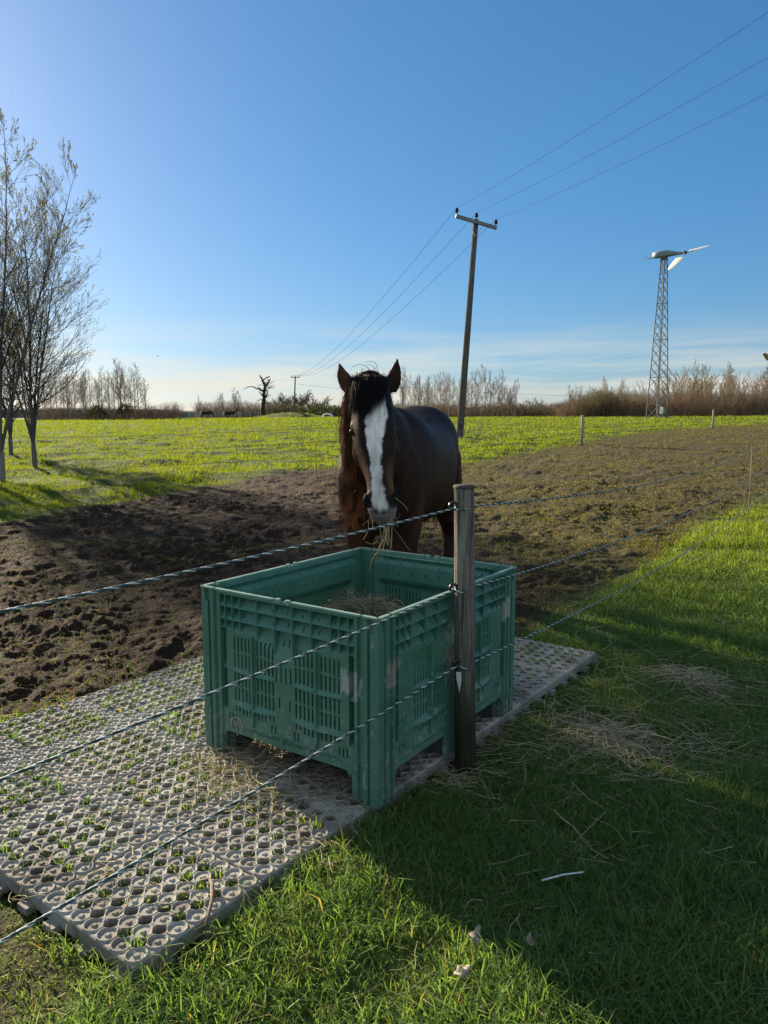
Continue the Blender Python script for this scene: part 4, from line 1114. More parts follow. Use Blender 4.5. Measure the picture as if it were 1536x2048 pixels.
    b = np.array([P(uu, vv2, yy) for uu, vv2, yy in zip(rng.uniform(706, 776, n), rng.uniform(752, 775, n), rng.uniform(4.31, 4.42, n))])
    b[:, 2] += .012 * (1 - ((b[:, 0] - P(741, 760, 4.4)[0]) / .085) ** 2)
    tgt = np.array([P(uu, vv2, 4.205) for uu, vv2 in zip(rng.normal(0, 10, n) + 727 + (b[:, 0] - P(741, 760, 4.4)[0]) * 250, 848 - 22 * np.abs(rng.normal(0, .6, n)) - 150 * np.clip(b[:, 0] - P(748, 760, 4.4)[0], 0, 1) * 3)])
    d = tgt - b; Lh = np.linalg.norm(d, axis=1) * rng.uniform(.75, 1.12, n); d /= np.linalg.norm(d, axis=1, keepdims=True); d[:, 1] -= .55; d[:, 2] += .25
    Vh, qh, ch = hair_strips(b, d, Lh, rng.uniform(.0012, .0028, n), .17, np.array([.0095, .0075, .0075]) * rng.uniform(.5, 2.6, (n, 1)), 6, .22); A.add(Vh, qh, ch)
    # hair over the crown itself and flyaway wisps
    n = 900; b = np.array([P(uu, 760, yy) for uu, yy in zip(rng.uniform(706, 775, n), rng.uniform(4.38, 4.50, n))]); d = np.stack([rng.normal(-.25, .5, n), rng.normal(-.5, .4, n), rng.uniform(.15, .6, n)], 1)
    Vh, qh, ch = hair_strips(b, d, rng.uniform(.05, .10, n), np.full(n, .002), .28, np.array([.009, .008, .009]) * rng.uniform(.6, 1.8, (n, 1)), 5, .4); A.add(Vh, qh, ch)
    for (u0, v0, pts) in ((742, 745, [(735, 735), (722, 729), (708, 732), (700, 740)]), (755, 745, [(753, 730), (747, 724), (736, 723), (728, 726)]), (750, 748, [(749, 736), (742, 730), (733, 729)]), (738, 815, [(749, 835), (757, 852), (768, 862)]), (765, 800, [(770, 818), (768, 835), (765, 845)])):
        yy = 4.38 if v0 < 780 else 4.185
        pp = spline(np.array([P(u0, v0, yy)] + [P(a_, b_, yy) for a_, b_ in pts]), 5); Vt, qt = tubes(pp, np.linspace(.0016, .0007, len(pp)), 4); A.add(Vt, qt, np.array([.010, .009, .009]))
    A.build('forelock', M_HAIR, root, False)
    # mane falling on the horse's right side (left in the picture)
    A = Acc(); n = 4600; t = rng.random(n)
    crest = spline(np.array([P(728, 752, 4.46), P(712, 772, 4.58), P(705, 795, 4.72), P(703, 815, 4.9)]), 8)
    k = (t * (len(crest) - 1)).astype(int); b = crest[k] + rng.normal(0, .016, (n, 3))
    out = np.stack([rng.uniform(-.34, .10, n), rng.uniform(-.2, .1, n), rng.uniform(-1.0, -.35, n)], 1)
    mc = np.array([.046, .027, .021]) * rng.uniform(.4, 1.5, (n, 1)); dk = rng.random(n) < .35; mc[dk] = np.array([.014, .010, .010])
    Vh, qh, ch = hair_strips(b, out, rng.uniform(.10, .28, n), rng.uniform(.0015, .0034, n), .30, mc, 8, .30); A.add(Vh, qh, ch)
    # long hair at the cheek and throat
    n = 900; b = np.array([P(uu, vv2, 4.36) for uu, vv2 in zip(rng.uniform(690, 712, n), rng.uniform(775, 930, n))]); d = np.stack([rng.uniform(-.5, .1, n), rng.uniform(-.2, .2, n), -np.ones(n)], 1)
    cc_ = np.array([.085, .040, .020]) * rng.uniform(.4, 1.4, (n, 1)); Vh, qh, ch = hair_strips(b, d, rng.uniform(.06, .17, n), np.full(n, .003), .2, cc_, 5, .3); A.add(Vh, qh, ch)
    A.build('mane', M_HAIR, root, False)
    # shaggy tufts on chest and forearm
    n = 2200; b = np.array([P(uu, vv2, 4.69) for uu, vv2 in zip(rng.uniform(678, 730, n), rng.uniform(935, 1055, n))]); d = np.stack([rng.uniform(-.55, .15, n), rng.uniform(-.5, -.1, n), -np.ones(n)], 1)
    pu, pv = pixuv(b); wm = np.clip(.25 + 1.1 * smooth01((pv - 960) / 60) * (vnoise(pu * .09, pv * .05, 231) > .42), .2, 1.3)[:, None]; cc_ = np.array([.085, .036, .016]) * wm * rng.uniform(.5, 1.4, (n, 1)); Vh, qh, ch = hair_strips(b, d, rng.uniform(.015, .042, n), np.full(n, .0020), .10, cc_, 4, .45)  # dark gap under the jaw and orange sunlit tufts put into the hair colour
    obj('chest_hair', Vh, [qh], M_HAIR, root, ch, False)
    # eyes and lashes
    me_ = mat_simple('dark_eye', (.008, .006, .006), .22, .25)
    for (eu, ev, ey, sx) in ((706, 864, 4.256, -1), (787.5, 859, 4.278, 1)):
        Vb, Fb = ball(P(eu, ev, ey), .0215); obj('eye', Vb, Fb, me_, root)
        n = 26; b = P(eu, ev - 6, ey - .014) + np.stack([rng.uniform(-.018, .018, n), rng.uniform(-.006, .004, n), rng.normal(0, .003, n)], 1)
        Vh, qh, ch = hair_strips(b, np.stack([sx * rng.uniform(0, .6, n), -np.ones(n), rng.uniform(-.1, .2, n)], 1), rng.uniform(.014, .026, n), np.full(n, .0016), .25, np.full((n, 3), .16), 3, .2)
        obj('eyelash', Vh, [qh], M_HAIR, root, ch, False)
    # tail, hanging behind
    n = 700; b = o + ax * 2.13 + Zv * 1.36 + rng.normal(0, .03, (n, 3)); Vh, qh, ch = hair_strips(b, ax + np.stack([rng.normal(0, .12, n), rng.normal(0, .1, n), rng.normal(-.1, .2, n)], 1), rng.uniform(.7, 1.05, n), np.full(n, .012), .42, np.full((n, 3), .010), 8, .12)
    obj('tail', Vh, [qh], M_HAIR, root, ch, False)
    # whiskers
    n = 24; b = np.array([P(uu, vv2, 4.10) for uu, vv2 in zip(rng.uniform(745, 797, n), rng.uniform(1014, 1038, n))]); d = np.stack([rng.normal(.25, .8, n), rng.uniform(-1, -.2, n), rng.normal(-.4, .5, n)], 1)
    Vh, qh, ch = hair_strips(b, d, rng.uniform(.025, .055, n), np.full(n, .0010), .12, np.full((n, 3), .35), 4, .2); obj('whiskers', Vh, [qh], M_HAIR, root, ch, False)
    # hay held in the mouth
    A = Acc(); n = 24; b = np.array([P(uu, vv2, 4.10) for uu, vv2 in zip(rng.uniform(738, 792, n), rng.uniform(1026, 1040, n))])
    pts, R = strand_tubes(b, rng.uniform(.03, .11, n), np.arctan2(rng.normal(-.5, .5, n), rng.normal(0, .7, n)), rng.uniform(-1.4, -.3, n), .4, np.full(n, .0010), 5); hay_to(A, pts, R)
    n = 13; b = np.array([P(uu, vv2, 4.09) for uu, vv2 in zip(rng.uniform(762, 786, n), rng.uniform(1036, 1046, n))])
    pts, R = strand_tubes(b, rng.uniform(.08, .20, n), rng.uniform(-3, 3, n), rng.uniform(-1.5, -1.05, n), .22, np.full(n, .0010), 5); hay_to(A, pts, R)
    for path in ([(758, 1035), (761, 1062), (764, 1085), (758, 1100), (743, 1122), (740, 1148)], [(782, 1040), (771, 1072), (758, 1094), (756, 1108)], [(737, 1040), (736, 1062), (726, 1080)], [(766, 1040), (776, 1092)], [(757, 1080), (745, 1088), (731, 1084)], [(790, 995), (808, 1010), (816, 1021)], [(760, 1095), (753, 1112), (768, 1116)]):
        pp = spline(np.array([P(a_, b_, 4.07) for a_, b_ in path]), 4); Vt, qt = tubes(pp, np.full(len(pp), .0017), 5); A.add(Vt, qt, np.array([.42, .31, .15]))
    tag(A.build('hay_wisp', M_HAY), 'wisp of golden hay dangling from the mouth of the bay horse', 'hay')
build_horse()

# ================================================================ BARE TREES
def rot_dirs(D, ang, az):
    """tilt each unit vector D by ang towards azimuth az around it"""
    ref = np.where(np.abs(D[:, 2:3]) > .9, np.array([[1., 0, 0]]), np.array([[0, 0, 1.]]))
    a = np.cross(D, ref); a /= np.linalg.norm(a, axis=1, keepdims=True); b = np.cross(D, a)
    return D * np.cos(ang)[:, None] + (a * np.cos(az)[:, None] + b * np.sin(az)[:, None]) * np.sin(ang)[:, None]
def grow(r, P0, D, L, m, wob, up, pull=None):
    n = len(P0); pts = np.empty((n, m + 1, 3)); pts[:, 0] = P0; d = D.copy()
    for i in range(m):
        pts[:, i + 1] = pts[:, i] + d * (L / m)[:, None]
        d = d + r.normal(0, wob, (n, 3)) + np.array([0, 0, up]); 
        d /= np.linalg.norm(d, axis=1, keepdims=True)
    return pts
def children(r, pts, R, L, per, t0, ang, ratio, rr, shape=None):
    n, m1, _ = pts.shape; N = n * per
    t = (t0 + (1 - t0) * (np.tile(np.arange(per), n) + r.random(N)) / per); k = np.repeat(np.arange(n), per)
    f = t * (m1 - 1); i = np.minimum(f.astype(int), m1 - 2); w = (f - i)[:, None]
    P = pts[k, i] * (1 - w) + pts[k, i + 1] * w
    D = pts[k, i + 1] - pts[k, i]; D /= np.linalg.norm(D, axis=1, keepdims=True)
    D = rot_dirs(D, r.normal(ang, ang * .25, N), r.uniform(0, 2 * np.pi, N))
    s = (1 - .62 * t) if shape is None else shape(t)
    Lc = L[k] * ratio * s * r.uniform(.65, 1.25, N)
    Rp = R[k, i] * (1 - w[:, 0]) + R[k, i + 1] * w[:, 0]
    return P, D, Lc, Rp * rr * r.uniform(.8, 1.1, N), t
def taper(r0, m, end=.25): return r0[:, None] * np.linspace(1, end, m + 1)[None]

def tree_arrays(seed, H, r0, kind):
    """returns trunk, crown accumulators; kind: birch, bushy, oak, vase"""
    r = np.random.default_rng(seed); tr, cr = Acc(), Acc()
    bark = {'birch': (.40, .36, .31), 'bushy': (.22, .18, .14), 'oak': (.085, .07, .055), 'vase': (.17, .16, .14)}[kind]
    tw = {'birch': (.25, .20, .165), 'bushy': (.26, .205, .145), 'oak': (.085, .07, .055), 'vase': (.075, .062, .052)}[kind]
    minr = {'birch': .009, 'bushy': .010, 'oak': .022, 'vase': .0021}[kind]
    def put(A, pts, R, k, col):
        V, q = tubes(pts, np.maximum(R, minr), k, cap=False); c = np.array(col) * r.uniform(.75, 1.25, (len(pts), 1)); A.add(V, q, np.repeat(c, pts.shape[1] * k, 0))
    z = np.zeros(3)
    if kind == 'birch':
        ns = r.integers(1, 3); P0 = np.array([[r.normal(0, .12), r.normal(0, .12), -.2] for _ in range(ns)])
        D = np.array([[r.normal(0, .05), r.normal(0, .05), 1] for _ in range(ns)]); D /= np.linalg.norm(D, axis=1, keepdims=True)
        L = np.full(ns, H + .2) * r.uniform(.88, 1, ns); t = grow(r, P0, D, L, 12, .022, .02); R = taper(np.full(ns, r0), 12, .10)
        put(tr, t, R, 7, bark)
        P, D, L1, R1, tt = children(r, t, R, L, 26, .22, .62, .30, .42, lambda t: np.clip(1.25 * (1 - t) ** .8 + .12, 0, 1)); b = grow(r, P, D, L1, 5, .07, .10); Rb = taper(R1, 5, .3); put(cr, b, Rb, 4, tw)
        P, D, L2, R2, _ = children(r, b, Rb, L1, 6, .2, .5, .5, .6); b2 = grow(r, P, D, L2, 4, .09, .03); R2b = taper(R2, 4, .4); put(cr, b2, R2b, 3, tw)
        P, D, L3, R3, _ = children(r, b2, R2b, L2, 4, .2, .5, .6, .7); b3 = grow(r, P, D, L3, 3, .1, -.04); put(cr, b3, taper(R3, 3, .5), 3, tw)
    elif kind == 'bushy':
        ns = r.integers(5, 9); P0 = np.stack([r.normal(0, .25, ns), r.normal(0, .25, ns), np.full(ns, -.15)], 1)
        a = r.uniform(0, 2 * np.pi, ns); D = np.stack([.34 * np.cos(a), .34 * np.sin(a), np.ones(ns)], 1); D /= np.linalg.norm(D, axis=1, keepdims=True)
        L = H * r.uniform(.7, 1.05, ns); t = grow(r, P0, D, L, 8, .05, .03); R = taper(r0 * r.uniform(.4, .8, ns), 8, .15); put(tr, t, R, 6, bark)
        P, D, L1, R1, _ = children(r, t, R, L, 14, .12, .45, .36, .5); b = grow(r, P, D, L1, 5, .07, .10); Rb = taper(R1, 5, .3); put(cr, b, Rb, 4, tw)
        P, D, L2, R2, _ = children(r, b, Rb, L1, 6, .15, .45, .55, .65); b2 = grow(r, P, D, L2, 4, .09, .10); R2b = taper(R2, 4, .4); put(cr, b2, R2b, 3, tw)
        P, D, L3, R3, _ = children(r, b2, R2b, L2, 3, .2, .45, .6, .7); b3 = grow(r, P, D, L3, 3, .1, .06); put(cr, b3, taper(R3, 3, .5), 3, tw)
    elif kind == 'oak':
        t = grow(r, z[None] - [0, 0, .3], np.array([[0, 0, 1.]]), np.array([H * .42]), 5, .03, 0); R = taper(np.array([r0]), 5, .75); put(tr, t, R, 9, bark); L = np.array([H * .42])
        P, D, L1, R1, _ = children(r, t, R, L, 11, .45, .75, 1.25, .55, lambda t: .75 + .25 * t); b = grow(r, P, D, L1, 6, .10, .05); Rb = taper(R1, 6, .3); put(cr, b, Rb, 6, tw)
        P, D, L2, R2, _ = children(r, b, Rb, L1, 7, .25, .6, .5, .6); b2 = grow(r, P, D, L2, 5, .12, .04); R2b = taper(R2, 5, .35); put(cr, b2, R2b, 4, tw)
        P, D, L3, R3, _ = children(r, b2, R2b, L2, 6, .2, .55, .5, .65); b3 = grow(r, P, D, L3, 4, .12, .02); R3b = taper(R3, 4, .4); put(cr, b3, R3b, 3, tw)
        P, D, L4, R4, _ = children(r, b3, R3b, L3, 3, .2, .55, .6, .7); b4 = grow(r, P, D, L4, 2, .1, 0); put(cr, b4, taper(R4, 2, .5), 3, tw)
    return tr, cr

def willow_arrays(seed, H, r0, stems, leader):
    """young multi-stemmed sallow with upright twigs and opening buds, seen close"""
    r = np.random.default_rng(seed); tr, cr, bd = Acc(), Acc(), Acc(); bark = np.array([.19, .18, .165]); tw = np.array([.055, .046, .04]); minr = .0022
    def put(A, pts, R, k, col, mn=minr):
        V, q = tubes(pts, np.maximum(R, mn), k, cap=False); c = np.broadcast_to(col, (len(pts), 3)) * r.uniform(.75, 1.25, (len(pts), 1)); A.add(V, q, np.repeat(c, pts.shape[1] * k, 0))
    foot = .62 if stems > 1 else 1.2
    t0 = grow(r, np.array([[0, 0, -.2]]), np.array([[.02, 0, 1.]]), np.array([foot + .2]), 4, .015, 0); put(tr, t0, taper(np.array([r0]), 4, .86), 12, bark)
    base = t0[0, -1]
    a = np.linspace(0, 2 * np.pi, stems, endpoint=False) + r.uniform(0, 6); sp = r.uniform(.07, .25, stems); 
    if leader: sp[0] = .03
    D = np.stack([np.sin(sp) * np.cos(a), np.sin(sp) * np.sin(a), np.cos(sp)], 1); P0 = base + D * 0 - np.array([0, 0, .06])
    L = (H - foot) * r.uniform(.78, .98, stems); 
    if leader: L[0] = H - foot
    st = grow(r, P0, D, L, 14, .035, .018); rs = np.full(stems, r0 * (.48 if stems > 1 else .85)) * r.uniform(.75, 1.05, stems)
    if leader: rs[0] = r0 * .66
    Rs = taper(rs, 14, .10); put(tr, st, Rs, 9, bark * .5)  # stems darker than the trunk: backlit shade put into the bark colour
    P, D, L1, R1, _ = children(r, st, Rs, L, 34, .12, .85, .40, .42, lambda t: np.clip(1.1 - .85 * t, .16, 1) * np.clip(.35 + 2.4 * t, 0, 1)); b = grow(r, P, D, L1, 8, .045, .075); Rb = taper(R1, 8, .25); put(cr, b, Rb, 5, tw)
    P, D, L2, R2, _ = children(r, b, Rb, L1, 9, .12, .5, .50, .6); b2 = grow(r, P, D, L2, 6, .06, .085); R2b = taper(R2, 6, .4); put(cr, b2, R2b, 4, tw)
    P, D, L3, R3, _ = children(r, b2, R2b, L2, 3, .2, .45, .62, .75); b3 = grow(r, P, D, L3, 4, .07, .08); put(cr, b3, taper(R3, 4, .5), 3, tw)
    # buds and small opening leaves along the outer twigs
    def buds(pts, per, t0):
        n, m1, _ = pts.shape; N = n * per; k = np.repeat(np.arange(n), per); t = t0 + (1 - t0) * r.random(N)
        f = t * (m1 - 1); i = np.minimum(f.astype(int), m1 - 2); w = (f - i)[:, None]; Pb = pts[k, i] * (1 - w) + pts[k, i + 1] * w
        up = smooth01((Pb[:, 2] - 1.7) / 2.2); kk = r.random(N) < up; Pb = Pb[kk]; N = len(Pb)
        Lb = r.uniform(.018, .042, N); c = np.array([.23, .22, .195]) * r.uniform(.5, 1.35, (N, 1))
        bd.add(*leaf_arrays(Pb, Lb, Lb * .55, r.uniform(0, 2 * np.pi, N), r.uniform(.1, 1.4, N), c))
    buds(b3, 5, .3); buds(b2, 3, .6)
    return tr, cr, bd

def place_willow(name, label, u, v, H, r0, stems, leader, seed, group=None, yb=None, xy=None):
    g = ground_pt(u, v) if xy is None else np.array([xy[0], xy[1], float(T(*xy))])
    root = empty(name, tuple(g), 0); tag(root, label, 'tree', group)
    tr, cr, bd = willow_arrays(seed, H, r0, stems, leader)
    tr.build('trunk', M_BARK, root); cr.build('crown', M_TWIG, root); bd.build('young_leaves', M_BUD, root, False)
    return root
G_SAL = 'young sallow trees at the field\'s near left corner'
place_willow('sallow_tree', 'tallest young tree at the left edge of the photo, smooth grey single trunk', 3, 962, 7.9, .085, 5, True, 11, G_SAL)
place_willow('sallow_tree', 'young tree with a vase of stems on a short grey trunk at the field edge', 70, 938, 6.9, .066, 6, True, 15, G_SAL)
place_willow('sallow_tree', 'small dark bushy tree standing behind and between the two nearer young trees', 22, 913, 4.6, .07, 5, False, 23, G_SAL)
# the rest of that row stands just outside the left of the picture and shades the mud
for k, (x, y, H) in enumerate(((-10.2, 16.4, 7.2), (-11.6, 19.0, 8.0))):
    place_willow('sallow_tree', 'bare young tree of the row continuing past the photo\'s left edge', 0, 0, H, .085, 4, True, 31 + k, 'young trees beyond the left edge', xy=(x, y))

# ---------------------------------------------------------------- far tree rows: a few grown trees of each kind, copied
def make_kind(kind, seeds, H, r0):
    out = []
    for s in seeds:
        tr, cr = tree_arrays(s, H, r0, kind); zs = np.concatenate(cr.V)[:, 2]; k = H / np.percentile(zs, 99.9); tr.V = [v * k for v in tr.V]; cr.V = [v * k for v in cr.V]; out.append((tr.data('trunk', M_BARK), cr.data('crown', M_TWIG)))
    return out
BIRCH = make_kind('birch', (101, 102, 103, 104), 8.5, .09)
BUSHY = make_kind('bushy', (201, 202, 203), 6.0, .10)
OAK = make_kind('oak', (301, 302, 303), 10.0, .38)
def put_tree(name, label, cat, group, var, loc, sc, rz, wid=1.0):
    root = empty(name, loc, rz); root.scale = (sc * wid, sc * wid, sc); tag(root, label, cat, group)
    for nm, me in zip(('trunk', 'crown'), var):
        o = bpy.data.objects.new(nm, me); COL.objects.link(o); o.parent = root
r_ = np.random.default_rng(5)
def at_px(u, y):
    x = (u - 768) / F_PX * (y * math.cos(PITCH)); return x, y, float(T(x, y))
def h_px(u, vtop, y):
    x, _, z = at_px(u, y); return float(U(u, vtop, y)[2]) - z
def row(kindset, name, label, group, us, tops, ys, base_h, wid=(1, 1)):
    for u, tp in zip(us, tops):
        y = r_.uniform(*ys); x, y, z = at_px(u, y); sc = max(.15, h_px(u, tp, y) / base_h)
        put_tree(name, label, 'tree', group, kindset[int(r_.integers(len(kindset)))], (x, y, z), sc, r_.uniform(0, 6.28), r_.uniform(*wid))
L1 = 'slender bare tree in the row at the far left field edge'
us = np.concatenate([np.linspace(88, 232, 19), np.linspace(238, 296, 8)]) + r_.normal(0, 3, 27)
row(BIRCH, 'bare_tree', L1, 'slender bare trees at the far left field edge', us, 748 + r_.normal(0, 9, 27) - 14 * (us > 236) + 30 * (us > 285), (118, 140), 8.5, (.8, 1.15))
L2 = 'pale slender birch in the row behind the utility pole'
us = np.concatenate([np.linspace(800, 915, 17), [930, 944, 955, 968, 980, 990, 1002]]) + r_.normal(0, 2, 24)
row(BIRCH, 'birch_tree', L2, 'pale birches behind the utility pole', us, 750 + r_.normal(0, 9, 24) - 14 * (us > 935), (116, 138), 8.5, (.75, 1.05))
row(BUSHY, 'bare_tree', 'broad bare tree at the right end of the birch row', 'broad bare trees at the right end of the birch row', [1014, 1030], [757, 757], (112, 118), 6.0, (.95, 1.05))
L3 = 'bare brown tree in the thicket beyond the lattice tower'
us = np.array([1135, 1150, 1172, 1190, 1208, 1226, 1240, 1255, 1270, 1285, 1302, 1322, 1340, 1352, 1366, 1380, 1392, 1404, 1418, 1432, 1446, 1458, 1470, 1486, 1500, 1512, 1526, 1540, 1560, 1585, 1610])
tp = np.array([782, 776, 778, 770, 772, 770, 774, 776, 778, 772, 760, 755, 748, 744, 740, 738, 732, 745, 752, 738, 745, 734, 748, 742, 738, 736, 752, 740, 742, 745, 740])
row(BUSHY, 'bare_tree', L3, 'bare brown trees of the thicket on the right', us, tp + r_.normal(0, 3, len(us)), (104, 128), 6.0, (.8, 1.1))
row(BIRCH, 'birch_tree', 'tall thin birch rising above the thicket beyond the lattice tower', 'tall thin birches above the right thicket', [1146, 1211, 1238, 1384, 1452, 1446, 1528], [770, 752, 756, 716, 722, 730, 724], (108, 124), 8.5, (.8, 1.0))
row(OAK, 'round_tree', 'round crowned bare tree beside the far small utility pole', 'round crowned bare trees by the far utility pole', [560, 573, 588, 603, 620, 638, 650, 545], [788, 784, 786, 779, 790, 788, 797, 798], (176, 200), 10.0, (1.0, 1.3))
row(OAK, 'round_tree', 'dark round crowned tree beyond the gap right of the birches', 'dark round trees beyond the gap', [1064, 1078, 1046, 1096], [793, 797, 800, 803], (210, 240), 10.0, (1.0, 1.2))
row(BIRCH, 'bare_tree', 'thin bare tree between the dead oak and the two far dark horses', 'thin bare trees left of the dead oak', [400, 436, 447, 478, 470], [790, 790, 784, 774, 786], (150, 165), 8.5, (1.0, 1.3))
# low scrub and brambles under the trees: one brown mass per stretch
def scrub(label, u0, u1, tops, ys, n, cols, base=0.0):
    A = Acc(); u = r_.uniform(u0, u1, n); y = r_.uniform(*ys, n); x = (u - 768) / F_PX * y * math.cos(PITCH); z = T(x, y)
    hmax = np.array([h_px(a, np.interp(a, [p[0] for p in tops], [p[1] for p in tops]), b) for a, b in zip(u, y)]) * r_.uniform(.35, 1.05, n)
    lean = r_.normal(0, .22, (n, 2)); P0 = np.stack([x, y, z - .1], 1); m = 4; t = np.linspace(0, 1, m)
    pts = P0[:, None] + np.concatenate([lean[:, None] * (hmax[:, None] * t ** 1.3)[:, :, None], (hmax[:, None] * t)[:, :, None]], 2)
    pts += r_.normal(0, .06, pts.shape) * t[None, :, None]
    V, q = tubes(pts, np.linspace(.022, .010, m)[None] * np.ones((n, 1)), 3, False); ci = np.array(cols)[r_.integers(len(cols), size=n)] * r_.uniform(.6, 1.3, (n, 1)); A.add(V, q, np.repeat(ci, m * 3, 0))
    k = 7; P = (pts[:, 1:, None] + r_.normal(0, .22, (n, m - 1, k, 3))).reshape(-1, 3); N = len(P); D = np.stack([r_.normal(0, .7, N), r_.normal(0, .7, N), r_.uniform(.1, 1, N)], 1); D /= np.linalg.norm(D, axis=1, keepdims=True)
    L = r_.uniform(.15, .45, N); pp = np.stack([P, P + D * L[:, None] * .5 + r_.normal(0, .03, (N, 3)), P + D * L[:, None]], 1)
    V, q = tubes(pp, np.full((N, 3), .009), 3, False); A.add(V, q, np.repeat(np.repeat(ci, (m - 1) * k, 0), 9, 0))
    tag(A.build('undergrowth', M_TWIG), label, 'scrub', kind='stuff')
BR, DK, GRN, RUST, OLV = (.20, .155, .11), (.085, .072, .054), (.11, .11, .05), (.21, .13, .09), (.17, .15, .08)
scrub('dark brown scrub under the far left trees', 60, 362, [(60, 816), (200, 812), (300, 814), (360, 806), (366, 815)], (116, 142), 1200, [DK, BR, DK, RUST])
scrub('brown scrub behind the two far dark horses', 392, 545, [(390, 808), (440, 806), (500, 806), (545, 811)], (160, 178), 1500, [DK, BR, DK])
scrub('dark scrub around the far small utility pole', 536, 700, [(536, 805), (570, 806), (600, 808), (640, 812), (700, 812)], (165, 185), 1800, [DK, DK, GRN, BR])
scrub('brown scrub under the birch row', 700, 1045, [(700, 806), (800, 810), (900, 806), (1045, 810)], (116, 140), 2600, [DK, BR, OLV, DK])
scrub('pale brown scrub across the gap', 1030, 1140, [(1030, 812), (1090, 812), (1140, 806)], (118, 140), 900, [BR, OLV])
scrub('brown and olive scrub under the right thicket', 1112, 1640, [(1112, 814), (1160, 796), (1210, 788), (1300, 792), (1400, 790), (1640, 790)], (103, 130), 5200, [BR, OLV, DK, RUST, BR])
scrub('olive hawthorn scrub left of the lattice tower', 1155, 1230, [(1155, 806), (1185, 780), (1230, 784)], (104, 110), 420, [(.12, .115, .045), OLV])
# rounded evergreen-looking bushes
def round_bush(label, u, vt, y, wid, col, group=None):
    x, y, z = at_px(u, y); h = h_px(u, vt, y); n = 900; th = r_.uniform(0, 2 * np.pi, n); ph = np.arccos(r_.uniform(-.2, 1, n)); rr = r_.uniform(.45, 1, n) ** .5 * (1 + .25 * np.sin(3 * th + u) * np.sin(2 * ph))
    P = np.stack([wid * rr * np.sin(ph) * np.cos(th), wid * rr * np.sin(ph) * np.sin(th), h * .45 + h * .55 * rr * np.cos(ph)], 1); P[:, 2] = np.maximum(P[:, 2], .05)
    A = Acc(); Lb = r_.uniform(.18, .36, n); A.add(*leaf_arrays(P, Lb, Lb * .7, r_.uniform(0, 6.28, n), r_.uniform(-.3, 1.2, n), np.array(col) * r_.uniform(.45, 1.35, (n, 1))))
    root = empty('round_bush', (x, y, z)); tag(root, label, 'bush', group); A.build('foliage', M_BUD, root, False)
    S = Acc(); a = r_.uniform(0, 6.28, 5); pp = np.stack([np.zeros((5, 3)), np.stack([.3 * wid * np.cos(a), .3 * wid * np.sin(a), np.full(5, .3 * h)], 1), np.stack([.6 * wid * np.cos(a), .6 * wid * np.sin(a), np.full(5, .7 * h)], 1)], 1); V, q = tubes(pp, np.full((5, 3), .05), 5, False); S.add(V, q, np.array(DK)); S.build('stems', M_TWIG, root)
round_bush('dark green rounded bush right of the far small utility pole', 638, 811, 158, 2.6, (.045, .055, .025))
round_bush('grey green rounded bush behind the horse\'s mane', 664, 812, 162, 2.2, (.060, .072, .034))
round_bush('broad dark bush at the foot of the far small utility pole', 583, 811, 168, 4.2, (.036, .038, .022))
round_bush('rusty brown bush at the foot of the far left trees', 196, 812, 114, 1.5, (.10, .078, .062), None)
round_bush('pinkish brown bush low between the far left trees', 252, 808, 115, 1.4, (.11, .085, .072), None)

# ---------------------------------------------------------------- dead oak
def dead_oak():
    Y = 150.0; root = empty('dead_oak', at_px(527, Y)); b = np.array(root.location); tag(root, 'gnarled dead oak with broken limbs standing on the far low mound', 'tree')
    A = Acc(); C = Acc(); dk = np.array([.040, .032, .026])
    def limb_px(Acc_, path, w, dy=0, k=8):
        P = spline(np.array([U(u, v, Y + dy * i / max(1, len(path) - 1)) - b for i, (u, v) in enumerate(path)]), 5); n = len(P); P = P + r_.normal(0, .045, P.shape)
        R = np.interp(np.linspace(0, 1, n), np.linspace(0, 1, len(w)), np.array(w)) / F_PX * Y / 2; V, q = tubes(P, R, k); Acc_.add(V, q, dk)
    limb_px(A, [(527, 836), (526, 815), (528, 797), (529, 783), (530, 770)], [11, 8, 7.2, 6, 4.5], 0, 12)
    for path, w, dy in (([(530, 772), (526, 763), (523, 756), (518, 751)], [5, 4, 3, 1.6], 1), ([(526, 760), (532, 756), (540, 753)], [2.6, 2.2, 1.5], -1), ([(531, 772), (537, 765), (540, 758)], [4.5, 3.4, 2.2], 1.5), ([(537, 762), (534, 758)], [2, 1], 0), ([(527, 783), (520, 779), (513, 777), (508, 774)], [4.5, 3.2, 2.2, 1.8], -1.5),
                        ([(508, 774), (500, 773), (493, 775), (487, 779)], [1.8, 1.5, 1.2, .7], -1), ([(526, 793), (521, 787), (518, 781)], [3, 2, 1.2], 1), ([(525, 800), (518, 800), (513, 803)], [2.4, 1.4, .9], 1), ([(533, 795), (534, 787), (533, 780)], [3, 2.4, 1.6], 1.5)):
        limb_px(A, path, w, dy)
    A.build('trunk', M_BARK, root)
    n = 30; P = np.array([U(u, v, Y) - b for u, v in zip(r_.uniform(524, 536, n), r_.uniform(766, 795, n))]); D = np.stack([r_.normal(.25, .7, n), r_.normal(0, .6, n), r_.uniform(0, .8, n)], 1); D /= np.linalg.norm(D, axis=1, keepdims=True)
    L = r_.uniform(.8, 2.1, n); b1 = grow(r_, P, D, L, 5, .12, .02); R1 = taper(np.full(n, .04), 5, .4); V, q = tubes(b1, R1, 4, False); C.add(V, q, dk * 1.6)
    P, D, L2, R2, _ = children(r_, b1, R1, L, 7, .2, .6, .5, .7); b2 = grow(r_, P, D, L2, 4, .12, .02); V, q = tubes(b2, taper(np.maximum(R2, .012), 4, .6), 3, False); C.add(V, q, dk * 2)
    C.build('twigs', M_TWIG, root)
dead_oak()

